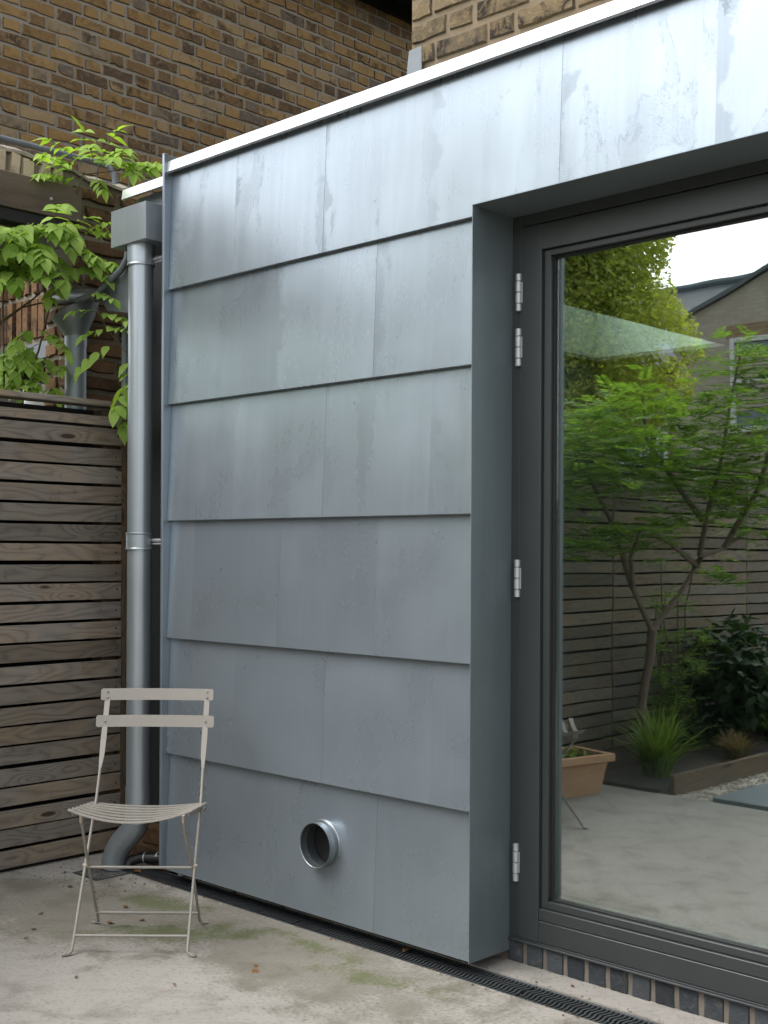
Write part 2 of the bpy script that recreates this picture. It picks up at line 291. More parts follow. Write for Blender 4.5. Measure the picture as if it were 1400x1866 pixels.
# ------------------------------------------------------------------ mesh helpers
class MB:
    def __init__(s): s.v = []; s.f = []
    def add(s, vs, fs):
        b = len(s.v); s.v += [tuple(q) for q in vs]; s.f += [tuple(i + b for i in f) for f in fs]; return s
    def box(s, x0, x1, y0, y1, z0, z1):
        return s.add([(x, y, z) for z in (z0, z1) for y in (y0, y1) for x in (x0, x1)],
                     [(0, 2, 3, 1), (4, 5, 7, 6), (0, 1, 5, 4), (2, 6, 7, 3), (0, 4, 6, 2), (1, 3, 7, 5)])
    def cbox(s, x0, x1, y0, y1, z0, z1, b=.003):              # box with chamfered edges
        bm = bmesh.new(); bmesh.ops.create_cube(bm, size=1)
        for q in bm.verts: q.co = Vector(((x0 + x1) / 2 + q.co.x * (x1 - x0), (y0 + y1) / 2 + q.co.y * (y1 - y0), (z0 + z1) / 2 + q.co.z * (z1 - z0)))
        bmesh.ops.bevel(bm, geom=bm.edges[:], offset=b, segments=1, profile=.5, affect='EDGES')
        bm.verts.index_update(); s.add([q.co for q in bm.verts], [[q.index for q in f.verts] for f in bm.faces]); bm.free(); return s
    def tube(s, pts, r, seg=10, caps=True):
        pts = [Vector(p) for p in pts]; n = len(pts); rs = r if isinstance(r, (list, tuple)) else [r] * n
        up = None; rings = []
        for i, p in enumerate(pts):
            d = (pts[min(i + 1, n - 1)] - pts[max(i - 1, 0)]).normalized()
            if up is None: up = Vector((0, 0, 1)) if abs(d.z) < .9 else Vector((1, 0, 0))
            a = d.cross(up).normalized(); b = a.cross(d).normalized(); up = b
            rings.append([p + (a * math.cos(k * math.tau / seg) + b * math.sin(k * math.tau / seg)) * rs[i] for k in range(seg)])
        f = [(i * seg + k, i * seg + (k + 1) % seg, (i + 1) * seg + (k + 1) % seg, (i + 1) * seg + k) for i in range(n - 1) for k in range(seg)]
        if caps: f += [tuple(range(seg))[::-1], tuple((n - 1) * seg + k for k in range(seg))]
        return s.add([q for rg in rings for q in rg], f)
    def lathe(s, prof, seg=32, mtx=None):                     # profile of (radius, height) about Z
        mtx = mtx or Matrix()
        vs = [mtx @ Vector((r * math.cos(k * math.tau / seg), r * math.sin(k * math.tau / seg), h)) for r, h in prof for k in range(seg)]
        return s.add(vs, [(i * seg + k, i * seg + (k + 1) % seg, (i + 1) * seg + (k + 1) % seg, (i + 1) * seg + k) for i in range(len(prof) - 1) for k in range(seg)])
    def bar(s, pts, w, h, up=(0, 0, 1)):                      # flat bar along a polyline
        pts = [Vector(p) for p in pts]; n = len(pts); vs = []
        for i, p in enumerate(pts):
            d = (pts[min(i + 1, n - 1)] - pts[max(i - 1, 0)]).normalized(); u = Vector(up if not isinstance(up, list) else up[i])
            a = d.cross(u).normalized(); b = a.cross(d).normalized()
            wi = w[i] if isinstance(w, list) else w; hi = h[i] if isinstance(h, list) else h
            vs += [p + a * wi / 2 + b * hi / 2, p - a * wi / 2 + b * hi / 2, p - a * wi / 2 - b * hi / 2, p + a * wi / 2 - b * hi / 2]
        f = [(i * 4 + k, i * 4 + (k + 1) % 4, i * 4 + 4 + (k + 1) % 4, i * 4 + 4 + k) for i in range(n - 1) for k in range(4)]
        f += [(3, 2, 1, 0), tuple((n - 1) * 4 + k for k in range(4))]
        return s.add(vs, f)
    def mesh(s, name, mat, smooth=False):
        me = bpy.data.meshes.new(name); me.from_pydata(s.v, [], s.f); me.update()
        if mat: me.materials.append(MAT[mat])
        bm = bmesh.new(); bm.from_mesh(me); bmesh.ops.recalc_face_normals(bm, faces=bm.faces); bm.to_mesh(me); bm.free()
        if smooth:
            me.shade_smooth() if smooth is True else me.shade_smooth()
            if smooth is not True:
                me.set_sharp_from_angle(angle=smooth)
        return me
    def build(s, name, mat, parent=None, smooth=False, kind=None):
        return link(name, s.mesh(name, mat, smooth), parent, kind)
def link(name, me, parent=None, kind=None, loc=None):
    o = bpy.data.objects.new(name, me); COL.objects.link(o)
    if parent: o.parent = parent
    if loc is not None: o.location = loc
    if kind: o['kind'] = kind
    return o
def tag(o, label, cat, group=None):
    o['label'] = label; o['category'] = cat
    if group: o['group'] = group
    return o
def thing(name, label, cat, loc=(0, 0, 0), rz=0, group=None):
    o = bpy.data.objects.new(name, None); COL.objects.link(o); o.location = loc; o.rotation_euler = (0, 0, rz); o.empty_display_size = .1
    return tag(o, label, cat, group)
def copy_tree(o, parent=None):
    c = o.copy(); COL.objects.link(c); c.parent = parent
    for ch in list(o.children): copy_tree(ch, c)
    return c
SM = math.radians(40)

# ================================================================== THE SETTING
MB().add([(-60, -60, -.16), (60, -60, -.16), (60, 60, -.16), (-60, 60, -.16)], [(0, 1, 2, 3)]).build('ground', 'garden', kind='structure')
DY0, DY1, DX0 = -.035, .085, -1.80                          # the slot drain runs along the wall
pt = MB()
def rect(mb, x0, x1, y0, y1, z0=-.15, z1=0.): mb.box(x0, x1, y0, y1, z0, z1)
rect(pt, -2.9, 6, -2.5, -.20); rect(pt, -2.9, -1.95, -.1995, .6); rect(pt, -1.9495, 6, -.1995, DY0 - .001)
pt.build('patio', 'concrete', kind='structure')
st_ = MB(); rect(st_, -1.62, 6, DY1 + .001, .60, -.15, .004); rect(st_, -1.9495, DX0 - .002, DY0 + .085, .60, -.15, .001); st_.build('threshold_strip', 'concrete', kind='structure')
MB().box(-1.9495, 6, DY0, .09, -.14, -.075).build('drain_bed', 'soil', kind='structure')

# ================================================================== ZINC-CLAD WALL
ZW = thing('zinc_wall', 'blue-grey zinc clad wall of overlapping tilted courses beside the glazed door', 'wall')
XL, ZC = -1.586, [2.365, 1.906, 1.441, .973, .512, .045]     # left end, bottoms of the courses
ZTOP = 2.85
DXR = 2.46                                                   # right jamb of the door opening
YT = .021                                                    # each course leans: top is set back by this
def ypl(z, zb, zt): return YT * (z - zb) / (zt - zb)
def panel(x0, x1, zb, zt, col, yoff=0., notch=None, hole=None):
    """one sheet: gently buckled face, turned-under foot and folded side; notch = (x, zb2): foot is higher right of x"""
    xs = sorted(set([x0 + (x1 - x0) * i / (60 if hole else 10) for i in range(61 if hole else 11)] + ([notch[0] - .0008, notch[0] + .0008] if notch and x0 < notch[0] < x1 else [])))
    nz = 12 if not hole else 61; vs = []; fs = []; sd = U(0, 50); nx = len(xs)
    for i, x in enumerate(xs):
        b = notch[1] if notch and x > notch[0] else zb
        for k in range(nz + 1):
            z = b + (zt - b) * k / nz
            u, w = (x - x0) / (x1 - x0), k / nz
            bul = (mnoise.noise((x * 3.1 + sd, z * 3.0, 1.7)) * .0022 + mnoise.noise((x * 8 + sd, z * 5, 4)) * .0004) * math.sin(math.pi * min(max(u, .03), .97)) * math.sin(math.pi * min(max(w, .0), .95))
            vs.append((x, ypl(z, zb, zt) + yoff + bul, z))
    I = lambda i, k: i * (nz + 1) + k
    for i in range(nx - 1):
        for k in range(nz):
            if hole:
                a, b = vs[I(i, k)], vs[I(i + 1, k + 1)]
                if math.hypot((a[0] + b[0]) / 2 - hole[0], (a[2] + b[2]) / 2 - hole[1]) < .0785: continue
            fs.append((I(i, k), I(i + 1, k), I(i + 1, k + 1), I(i, k + 1)))
    for k in range(nz + 1):                                   # folded sides
        pass
    n0 = len(vs)
    for i, x in enumerate(xs):                                # foot: 1.5 mm fold, then back to the wall
        b = vs[I(i, 0)]; vs += [(b[0], b[1] + .002, b[2] - .0022), (b[0], .026, b[2] - .0018)]
    for i in range(nx - 1):
        a = n0 + 2 * i
        fs += [(I(i, 0), a, a + 2, I(i + 1, 0)), (a, a + 1, a + 3, a + 2)]
    n1 = len(vs)
    for side in (0, nx - 1):
        for k in range(nz + 1): q = vs[I(side, k)]; vs.append((q[0], q[1] + .006, q[2]))
    for j, side in enumerate((0, nx - 1)):
        for k in range(nz):
            a = n1 + j * (nz + 1) + k; fs.append((I(side, k), I(side, k + 1), a + 1, a))
    mb = MB(); mb.add([(x - x0, y, z - zb) for x, y, z in vs], fs)
    o = mb.build('zinc_panel', 'zinc', ZW, SM); o.location = (x0, 0, zb); o.color = (*col, 1); return o
def xs_at(pxs, z): return [P(p, proj((-.8, 0, z))[1], 'y', 0).x for p in pxs]
VX, VZ = P(591, 1537, 'y', .012).x, P(591, 1537, 'y', .012).z
rows = [([425, 588, 781, 1018, 1302], .75), ([503, 680], .62), ([422, 588, 781], .34), ([348, 505, 682], .07), ([422, 586, 782], .04), ([501, 681], .04)]
for r, (pxs, stn) in enumerate(rows):
    zb = ZC[r]; zt = ZTOP if r == 0 else ZC[r - 1] + .018
    cut = [XL] + xs_at(pxs, zb + .22) + ([DXR + .4] if r == 0 else [-.0035])
    if r == 0:
        cut.insert(-1, 1.35); cut.insert(-1, 1.9); cut.insert(-1, 2.4)
    for i in range(len(cut) - 1):
        tone = U(.35, .65)
        if (r, i) == (1, 0): tone = .22
        bloom = [.2, .2, .25, .4, .4, .7][r] * (1.6 if i in (0, len(cut) - 2) else .8)
        nz_ = (0., 2.402) if r == 0 and cut[i + 1] > 0 else None
        if nz_ and cut[i] >= 0: nz_ = (cut[i] - 1, 2.402)
        panel(cut[i] + (.0001 if i else 0), cut[i + 1] - .0001, zb, zt, (stn * U(.7, 1.25), tone, min(bloom, 1)), -.0007 * (i % 2), nz_, (VX, VZ) if r == 5 and cut[i] < VX < cut[i + 1] else None)
def part(name, mat, parent, f, smooth=False, col=None):
    mb = MB(); f(mb); o = mb.build(name, mat, parent, smooth)
    if col: o.color = (*col, 1)
    return o
part('end_fin', 'zinc', ZW, lambda m: m.cbox(-1.600, -1.5868, -.022, .19, .05, 2.903, .0012), False, (.1, .35, .5))
part('fin_cap_strip', 'zinc', ZW, lambda m: m.cbox(-1.603, -1.5845, -.0225, -.006, 2.9035, 2.907, .0008), False, (.1, .4, .2))
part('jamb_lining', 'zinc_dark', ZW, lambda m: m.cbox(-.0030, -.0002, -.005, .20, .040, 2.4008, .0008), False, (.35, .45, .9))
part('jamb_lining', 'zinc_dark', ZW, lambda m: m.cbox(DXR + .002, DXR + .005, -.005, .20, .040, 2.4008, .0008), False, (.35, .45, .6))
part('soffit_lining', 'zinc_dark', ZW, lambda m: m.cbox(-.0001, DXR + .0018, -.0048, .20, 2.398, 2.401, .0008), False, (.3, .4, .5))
part('bottom_closer', 'zinc_dark', ZW, lambda m: m.box(-1.5865, -.0035, .003, .19, .0555, .0575))
part('wall_core', 'felt', ZW, lambda m: (m.box(-1.5862, VX - .09, .028, .19, .06, 2.402), m.box(VX + .09, -.006, .028, .19, .06, 2.402), m.box(VX - .09, VX + .09, .028, .19, VZ + .09, 2.402), m.box(VX - .09, VX + .09, .028, .19, .06, VZ - .09), m.box(-1.5862, DXR + .5, .028, .19, 2.4024, 2.8), m.box(DXR + .008, DXR + .5, .028, .19, .06, 2.402)))
def capm(x0, x1, y0=-.010, z0=2.832, z1=2.879, back=.12):
    def f(m):
        pr = [(y0 + .006, z0 - .004), (y0 - .004, z0), (y0, z0 + .003), (y0 + .0055, z1 - .004), (y0 + .010, z1), (y0 + back, z1 + .012), (y0 + back, z1 + .008), (y0 + .013, z1 - .004), (y0 + .006, z0 + .004)]
        n = len(pr); vs = [(x, y, z) for x in (x0, x1) for y, z in pr]
        m.add(vs, [(i, (i + 1) % n, n + (i + 1) % n, n + i) for i in range(n)] + [tuple(range(n))[::-1], tuple(range(n, 2 * n))])
    return f
xj = P(737, 145, 'y', 0).x
part('roof_flashing', 'cap', ZW, capm(-1.5866, xj - .001), False, (.05, .5, .1))
part('roof_flashing', 'cap', ZW, capm(xj + .001, 1.7), False, (.05, .5, .1))
part('roof_flashing', 'cap', ZW, capm(1.702, 3.0), False, (.05, .5, .1))
part('flat_roof', 'felt', ZW, lambda m: (m.box(-1.5866, -1.55, .13, 5.2, 2.80, 2.845), m.box(-1.549, 3.0, .13, 1.0, 2.80, 2.845)))

# round duct
VX, VZ = P(591, 1537, 'y', .012).x, P(591, 1537, 'y', .012).z
vt = thing('vent_duct', 'short round galvanised duct spigot poking out of the lowest zinc course', 'vent', (VX, .013, VZ))
RM = Matrix.Rotation(math.pi / 2, 4, 'X')                     # lathe axis Z -> -Y
MB().lathe([(.0765, .0), (.0765, .018), (.0775, .020), (.0775, .023), (.0765, .025), (.0765, .044), (.0772, .046), (.0770, .047), (.0758, .046), (.0752, .042)], 48, RM).build('sleeve', 'vent', vt, SM)
MB().lathe([(.0752, .042), (.0752, .022), (.0736, .019), (.0736, .015), (.0748, .012), (.0748, -.02)], 48, RM).build('shade_liner', 'duct_in', vt, SM)  # inner face of the sleeve, coloured dark to stand for shade
MB().lathe([(.075, .007), (.081, .0075), (.0835, .005), (.0845, .001), (.0845, -.004)], 48, RM).build('collar', 'vent', vt, SM)
MB().lathe([(.0001, -.022), (.0745, -.022), (.0745, -.03)], 32, RM).build('shade_disc', 'felt', vt)  # black disc added for the dark depth of the duct
for o in vt.children: o.color = (.1, .5, .1, 1)

# ================================================================== DOOR
DF = thing('door_frame', 'dark grey door frame fixed inside the zinc lined opening', 'door frame')
part('jamb', 'frame', DF, lambda m: m.cbox(.0003, .0345, .196, .30, .088, 2.3977, .0015))
part('jamb', 'frame', DF, lambda m: m.cbox(DXR - .0345, DXR + .0017, .196, .30, .088, 2.3977, .0015))
part('head', 'frame', DF, lambda m: m.cbox(.0347, DXR - .0347, .1965, .30, 2.362, 2.3977, .0015))
part('sill_track', 'drain', DF, lambda m: (m.cbox(.0003, DXR, .188, .30, .0765, .083, .001)))
part('sill_track', 'frame', DF, lambda m: (m.cbox(.0003, DXR, .1955, .30, .0832, .0878, .0008)))
def leaf(x0, x1, hinge_left, label, group):
    d = thing('glazed_door', label, 'door', (x0, .19, .089))
    w, h = x1 - x0, 2.359 - .089
    def fr(m, a, b, y0, y1, zb, zt, bev=.0012):               # rectangular ring a..b wide
        m.cbox(a, b, y0, y1, zb[0], zt[1], bev); m.cbox(w - b, w - a, y0, y1, zb[0], zt[1], bev)
        m.cbox(b + .0003, w - b - .0003, y0 + .0004, y1, zb[0], zb[1], bev); m.cbox(b + .0003, w - b - .0003, y0 + .0004, y1, zt[0], zt[1], bev)
    part('stile', 'frame', d, lambda m: m.cbox(0, .080, .004, .07, 0, h, .0015))
    part('stile', 'frame', d, lambda m: m.cbox(w - .080, w, .004, .07, 0, h, .0015))
    part('bottom_rail', 'frame', d, lambda m: (m.cbox(.0803, w - .0803, .0047, .07, .001, .068, .0015), m.cbox(.0803, w - .0803, .0066, .07, .0705, .107, .0015), m.box(.0805, w - .0805, .010, .07, .066, .072)))
    part('top_rail', 'frame', d, lambda m: m.cbox(.0803, w - .0803, .0047, .07, h - .082, h - .001, .0015))
    part('glazing_bead', 'frame', d, lambda m: fr(m, .0815, .106, .018, .07, (.1085, .131), (h - .102, h - .0835)))
    part('gasket', 'gasket', d, lambda m: fr(m, .1065, .112, .034, .07, (.1315, .136), (h - .107, h - .1025), .0005))
    sp = part('spacer_bar', 'spacer', d, lambda m: fr(m, .1125, .121, .0522, .0668, (.1365, .1425), (h - .1105, h - .1075), .0005))
    part('glass_pane', 'glass', d, lambda m: m.box(.1124, w - .1124, .047, .051, .1364, h - .1072))
    part('glass_pane', 'glass_in', d, lambda m: m.box(.1124, w - .1124, .068, .072, .1364, h - .1072))
    hz = [P(947, 533, 'y', .19).z, P(946, 633, 'y', .19).z, P(943, 1054, 'y', .19).z, P(939, 1571, 'y', .19).z]
    for z in hz:
        hx = -.006 if hinge_left else w + .006
        hg = thing('tmp', '', ''); hg.name = 'hinge'
        for k in ('label', 'category'): del hg[k]
        hg.parent = d; hg.location = (hx, .0, z - .089)
        for a, b, r in ((-.060, -.0365, .0098), (-.0345, -.0015, .0105), (.0015, .0345, .0105), (.0365, .060, .0098)):
            MB().lathe([(.0001, a), (r - .0015, a), (r, a + .0012), (r, b - .0012), (r - .0015, b), (.0001, b)], 20).build('knuckle', 'steel', hg, SM)
        MB().lathe([(.0070, -.0595), (.0070, .0595)], 14).build('pin', 'steel', hg, SM)
        MB().cbox(-.003, .012, .002, .0045, -.034, .034, .0005).build('flange', 'steel', hg)
    return d
leaf(.0365, 1.244, True, 'dark framed glazed door leaf hinged beside the zinc wall', None)
leaf(1.2475, 2.4235, False, 'dark framed glazed door leaf away from the zinc wall', None)

# blue brick plinth
PL = thing('brick_plinth', 'row of blue engineering bricks on end under the glazed door', 'plinth', (0, 0, 0))
part('mortar_bed', 'mortar_pl', PL, lambda m: m.box(-.10, 2.7, .2075, .34, -.01, .0755))
def brick_meshes(n, w, h, d, mat, jag=.003, name='brick'):
    """irregular brick faces standing proud of the mortar: outline in x/z, facing -Y"""
    out = []
    for _ in range(n):
        ol = []
        hw, hh = w / 2, h / 2
        for (x, z) in ((-hw, -hh), (-hw * .34, -hh), (hw * .3, -hh), (hw, -hh), (hw, 0), (hw, hh), (hw * .36, hh), (-hw * .3, hh), (-hw, hh), (-hw, 0)):
            k = 1.6 if rnd() < .18 else 1
            ol.append((x * 1. - math.copysign(abs(random.gauss(0, jag)) * k, x), z - math.copysign(abs(random.gauss(0, jag)) * k, z) if abs(z) > 0 else z))
        n_ = len(ol); b = .0045; vs = [(x, 0, z) for x, z in ol]
        vs += [(x - math.copysign(b, x), -d + U(-.0008, .0008), z - (math.copysign(b, z) if z else 0)) for x, z in ol]
        vs.append((U(-.2, .2) * w, -d - U(.0002, .0022), 0))
        fs = [(i, (i + 1) % n_, n_ + (i + 1) % n_, n_ + i) for i in range(n_)] + [(n_ + i, n_ + (i + 1) % n_, 2 * n_) for i in range(n_)]
        me = MB().add(vs, fs).mesh(name, mat, SM); out.append(me)
    return out
bb = brick_meshes(6, .069, .077, .010, 'brick_b', .0009)
x = -.018
for k in range(31):
    o = link('brick', random.choice(bb), PL, loc=(x + .036, .2132 + U(-.001, .001), .0395)); x += .0782

# ================================================================== SLOT DRAIN
def drain(x0, x1, label):
    d = thing('slot_drain', label, 'drain', (x0, (DY0 + DY1) / 2, 0)); L = x1 - x0; hw = (DY1 - DY0) / 2
    part('edge_rail', 'drain', d, lambda m: m.cbox(0, L, -hw, -hw + .008, -.06, -.0005, .001))
    part('edge_rail', 'drain', d, lambda m: m.cbox(0, L, hw - .008, hw, -.06, -.0005, .001))
    m = MB(); k = .006
    while k < L - .004:
        pts = [(k + .0045 * math.sin(q * math.pi * 2 / 8 * 1.5), -hw + .008 + (2 * hw - .016) * q / 8, -.009) for q in range(9)]
        m.bar(pts, .0072, .014); k += .0155
    for yy in (-hw * .33, hw * .33): m.box(0, L, yy - .003, yy + .003, -.022, -.0065)
    m.build('bars', 'drain', d, kind='stuff')
drain(DX0, -.802, 'black slotted drain channel under the zinc wall near the downpipe')
drain(-.798, .198, 'black slotted drain channel under the zinc wall reaching the door jamb')
drain(.202, 1.198, 'black slotted drain channel in front of the blue brick plinth')
drain(1.202, 2.6, 'black slotted drain channel further along the blue brick plinth')
g = thing('gully_grate', 'small square black grate under the downpipe shoe', 'drain grate', (-1.86, -.085, 0))
MB().cbox(-.088, .088, -.115, -.107, -.02, .003, .001).cbox(-.088, .088, .107, .115, -.02, .003, .001).cbox(-.088, -.080, -.1068, .1068, -.02, .003, .001).cbox(.080, .088, -.1068, .1068, -.02, .003, .001).build('rim', 'drain', g)
m = MB()
for k in range(9): a = -.072 + k * .018; m.box(a - .003, a + .003, -.107, .107, -.014, .0005)
for k in range(12): a = -.099 + k * .018; m.box(-.08, .08, a - .003, a + .003, -.015, .0015)
m.build('bars', 'drain', g, kind='stuff')

# ================================================================== DOWNPIPE
DPX, DPY = -1.775, .0
dp = thing('downpipe', 'galvanised steel downpipe with box hopper between fence and zinc wall', 'downpipe', (DPX, DPY, 0))
def lathe_part(name, mat, par, prof, seg=40, smooth=SM, col=(.15, .5, .15)):
    o = MB().lathe(prof, seg).build(name, mat, par, smooth); o.color = (*col, 1); return o
R_ = .0505
lathe_part('pipe', 'galv', dp, [(R_, .30), (R_, 1.36)])
lathe_part('pipe', 'galv', dp, [(R_, 1.365), (R_, 2.53)])
def collar(z0, z1, r=.0545):
    return lathe_part('collar', 'galv', dp, [(R_ - .001, z0), (r + .002, z0 - .002), (r + .003, z0 + .002), (r + .002, z0 + .005), (r, z0 + .007), (r, z1 - .007), (r + .002, z1 - .005), (r + .003, z1 - .002), (r + .002, z1 + .002), (R_ - .001, z1)], col=(.1, .55, .2))
c1 = collar(1.325, 1.392)
part('bracket', 'steel', c1, lambda m: (m.tube([(.05, .03, 1.362), (.185, .03, 1.362)], .007, 10), m.tube([(.05, .03, 1.348), (.185, .03, 1.348)], .004, 8)))
c2 = collar(2.488, 2.572)
part('bracket', 'steel', c2, lambda m: (m.tube([(.05, .03, 2.513), (.185, .03, 2.513)], .007, 10), m.tube([(.05, .03, 2.50), (.185, .03, 2.50)], .004, 8)))
for c_, z in ((c1, 1.358), (c2, 2.53)):
    part('clip', 'galv', c_, lambda m: m.cbox(-.012, -.009, -.058, -.053, z - .03, z + .03, .0008))
lathe_part('coupling', 'galv', dp, [(R_, .352), (R_ + .0022, .352), (R_ + .0022, .205), (R_, .205)])
sh = []; 
for k in range(13):
    a = k / 12; ang = a * math.radians(58) if a < .55 else math.radians(58) * (1 - (a - .55) / .45 * .8) * .55
e = []
A0 = Vector((0, 0, .24))
ctrl = [Vector((0, 0, .30)), Vector((0, 0, .215)), Vector((-.012, -.004, .185)), Vector((-.040, -.015, .150)), Vector((-.075, -.028, .112)), Vector((-.100, -.037, .070)), Vector((-.110, -.042, .030)), Vector((-.112, -.043, .006))]
o = MB().tube(ctrl, [R_ * .995] * 2 + [.051] * 5 + [.0515], 28, False).build('shoe', 'galv', dp, SM); o.color = (.2, .45, .2, 1)
# hopper box: open-topped
hb = MB(); x0, x1, y0, y1, z0, z1 = -.125, .118, -.062, .145, 2.572, 2.722
t_ = .0015
hb.cbox(x0, x1, y0, y0 + .002, z0, z1, .0006); hb.cbox(x0, x1, y1 - .002, y1, z0, z1, .0006)
hb.cbox(x0, x0 + .002, y0 + .0022, y1 - .0022, z0, z1, .0006); hb.cbox(x1 - .002, x1, y0 + .0022, y1 - .0022, z0, z1, .0006)
hb.box(x0 + .002, x1 - .002, y0 + .002, y1 - .002, z0 + .0005, z0 + .0025)
o = hb.build('hopper', 'galv', dp); o.color = (.35, .42, .3, 1)
lathe_part('outlet', 'galv', dp, [(.0525, 2.54), (.0525, 2.5735)])

# setback wall behind the pipe, with its own flashing
SB = thing('recessed_wall', 'dark recessed wall strip behind the downpipe with pale flashing on top', 'wall')
part('core', 'wallback', SB, lambda m: m.box(-2.13, -1.6005, .192, .30, -.05, 2.80))
part('fascia', 'zinc', SB, lambda m: m.cbox(-1.93, -1.6008, .150, .19, 2.735, 2.845, .001), False, (.1, .6, .1))
part('fascia', 'zinc', SB, lambda m: m.cbox(-2.03, -1.935, .152, .19, 2.70, 2.845, .001), False, (.1, .6, .1))
part('roof_flashing', 'cap', SB, capm(-2.065, -1.6008, .10, 2.838, 2.884, .1), False, (.05, .5, .1))
part('foot_brick', 'brick_r', SB, lambda m: m.cbox(-2.02, -1.70, .10, .191, -.01, .075, .004))
part('foot_brick', 'brick_r', SB, lambda m: m.cbox(-1.93, -1.62, .125, .191, .078, .15, .004))
bp = thing('waste_pipe', 'black plastic waste pipe running into the gully grate', 'pipe', (-1.65, .1, 0))
MB().tube([(.02, .03, .75), (.0, .02, .745), (-.008, .018, .70), (-.01, .02, .12), (-.012, .018, .07)], .019, 14).build('riser', 'blackp', bp, SM)
MB().tube([(.0, .0, .060), (-.06, -.035, .056), (-.14, -.075, .052), (-.17, -.10, .040), (-.178, -.112, .012)], .023, 14).build('run', 'blackp', bp, SM)
for k in (.28, .5, .85):
    a = Vector((.0, .0, .060)).lerp(Vector((-.14, -.075, .052)), k); MB().tube([a, a + Vector((-.004, -.002, 0))], .0245, 14).build('joint_ring', 'steel', bp, SM)

# ================================================================== SLATTED FENCE
FX = -2.14
def slat_mesh(L):
    m = MB(); n = 9; s1, s2 = U(0, 99), U(0, 99); vs = []
    for i in range(n):
        y = -L * i / (n - 1); dz = mnoise.noise((y * 1.2, s1, 0)) * .003; dx = mnoise.noise((y * .9, s2, 3)) * .002
        h = .0345 + mnoise.noise((y * 4, s1, 7)) * .001
        for (a, b) in ((0, -h), (0, h), (-.003, h + .0015), (-.018, h + .0015), (-.018, -h - .0015), (-.003, -h - .0015)):
            vs.append((a + dx if a > -.01 else a, y, b + dz))
    fs = [(i * 6 + k, i * 6 + (k + 1) % 6, i * 6 + 6 + (k + 1) % 6, i * 6 + 6 + k) for i in range(n - 1) for k in range(6)]
    fs += [tuple(range(6))[::-1], tuple((n - 1) * 6 + k for k in range(6))]
    return m.add(vs, fs).mesh('slat', 'fence')
SCREW = MB().lathe([(.0001, .0006), (.0025, .0008), (.0042, .0004), (.0045, -.002)], 10, Matrix.Rotation(math.pi / 2, 4, 'Y')).mesh('screw', 'drain', SM)
def fence(y0, bays, label, blen=1.86, lastpost=True):
    f = thing('slat_fence', label, 'fence', (FX, y0, 0))
    sm = [slat_mesh(blen - .012) for _ in range(6)]
    for b in range(bays):
        yb = -b * blen
        for k in range(23):
            o = link('slat', random.choice(sm), f, loc=(U(-.002, .002), yb - .006, .052 + k * .0838 + U(-.0034, .0034)))
            o.rotation_euler = (U(-.0012, .0012), 0, 0)
            if b == 0:
                for yy, zz in ((-.022 - U(0, .008), U(-.012, .012)), (-1.0, U(-.01, .01))):
                    sc_ = link('screw', SCREW, o, loc=(.0008, yy, zz))
            if k == 22: o.scale = (1, 1, .55); o.location.z -= .014
        part('post', 'post', f, lambda m: m.cbox(-.10, -.020, yb - .09, yb - .01, -.1, 1.935, .004))
        part('top_board', 'fence', f, lambda m: m.cbox(-.085, .006, yb - blen + .004, yb - .006, 1.948, 1.972, .003))
        part('backing', 'felt', f, lambda m: m.box(-.13, -.122, yb - blen, yb, .02, 1.94))
    part('end_post', 'post', f, lambda m: m.cbox(-.06, -.004, .0, .024, -.1, 1.94, .003))
    part('gravel_board', 'felt', f, lambda m: m.box(-.10, -.022, -bays * blen, -.01, -.1, .02))
    return f
fence(.165, 5, 'weathered grey brown timber fence of horizontal slats beside the downpipe')
m = MB()
rf = thing('boundary_fence', 'timber garden fence on the side away from the zinc wall', 'fence', (6.2, 1, 0))
for k in range(20): part('slat', 'fence', rf, lambda m: m.cbox(0, .02, -11, 0, .02 + k * .095, .10 + k * .095, .003))

# ================================================================== BRICK WALLS
def bond(length, courses, cw=.225, hd=.1125):
    """flemish bond: (centre along wall, course, is_header)"""
    out = []
    for c in range(courses):
        x = -.17 * (c % 2) + U(-.012, .012) - .06
        head = False
        while x < length:
            w = hd if head else cw
            out.append((x + w / 2, c, head)); x += w + U(-.004, .004); head = not head
    return out
ST = brick_meshes(14, .217, .0675, .008, 'brick', .0028); HD = brick_meshes(10, .104, .0675, .008, 'brick', .0028)
FK = thing('flank_brick_wall', 'tall brown stock brick flank wall rising behind the wisteria', 'wall', (-3.64, 0, 0))
part('mortar', 'mortar', FK, lambda m: m.box(-.3, 0, .1, 7.5, -.1, 5.35))
FY0 = .05
rest = MB(); cnt = 0; cand = []
FZ0 = 2.55
for yc_, c, hdr in bond(4.6, 37):
    y = FY0 + yc_; z = FZ0 + c * .0752 + .037 + mnoise.noise((y * .5, c, 0)) * .004
    if z > 5.27 or y < .15: continue
    px, py, D = proj((-3.64, y, z))
    vis = -25 < px < 765 and -20 < py < (350 if px < 300 else 312 - (px - 310) * .385)
    cand.append((vis, py, y, z, hdr))
RZ = Matrix.Rotation(math.pi / 2, 4, 'Z')                     # local -Y face -> +X
for vis, py, y, z, hdr in cand:
    me = random.choice(HD if hdr else ST)
    if vis and cnt < 300:
        o = link('brick', me, FK, loc=(U(-.0015, .001), y, z)); o.rotation_euler = (0, U(-.008, .008), math.pi / 2); o.scale = (U(.96, 1.03), U(.7, 1.3), U(.94, 1.05)); cnt += 1
    else:
        M_ = Matrix.Translation((0, y, z)) @ RZ
        rest.add([M_ @ v.co for v in me.vertices], [tuple(p.vertices) for p in me.polygons])
rest.build('brickwork', 'brick', FK, SM, kind='stuff')
print('flank bricks', cnt)
part('eaves_gutter', 'black', FK, lambda m: (m.box(-.1, .26, .1, 7.5, 5.27, 5.34), m.tube([(.30, .1, 5.24), (.30, 7.5, 5.24)], .055, 14)))
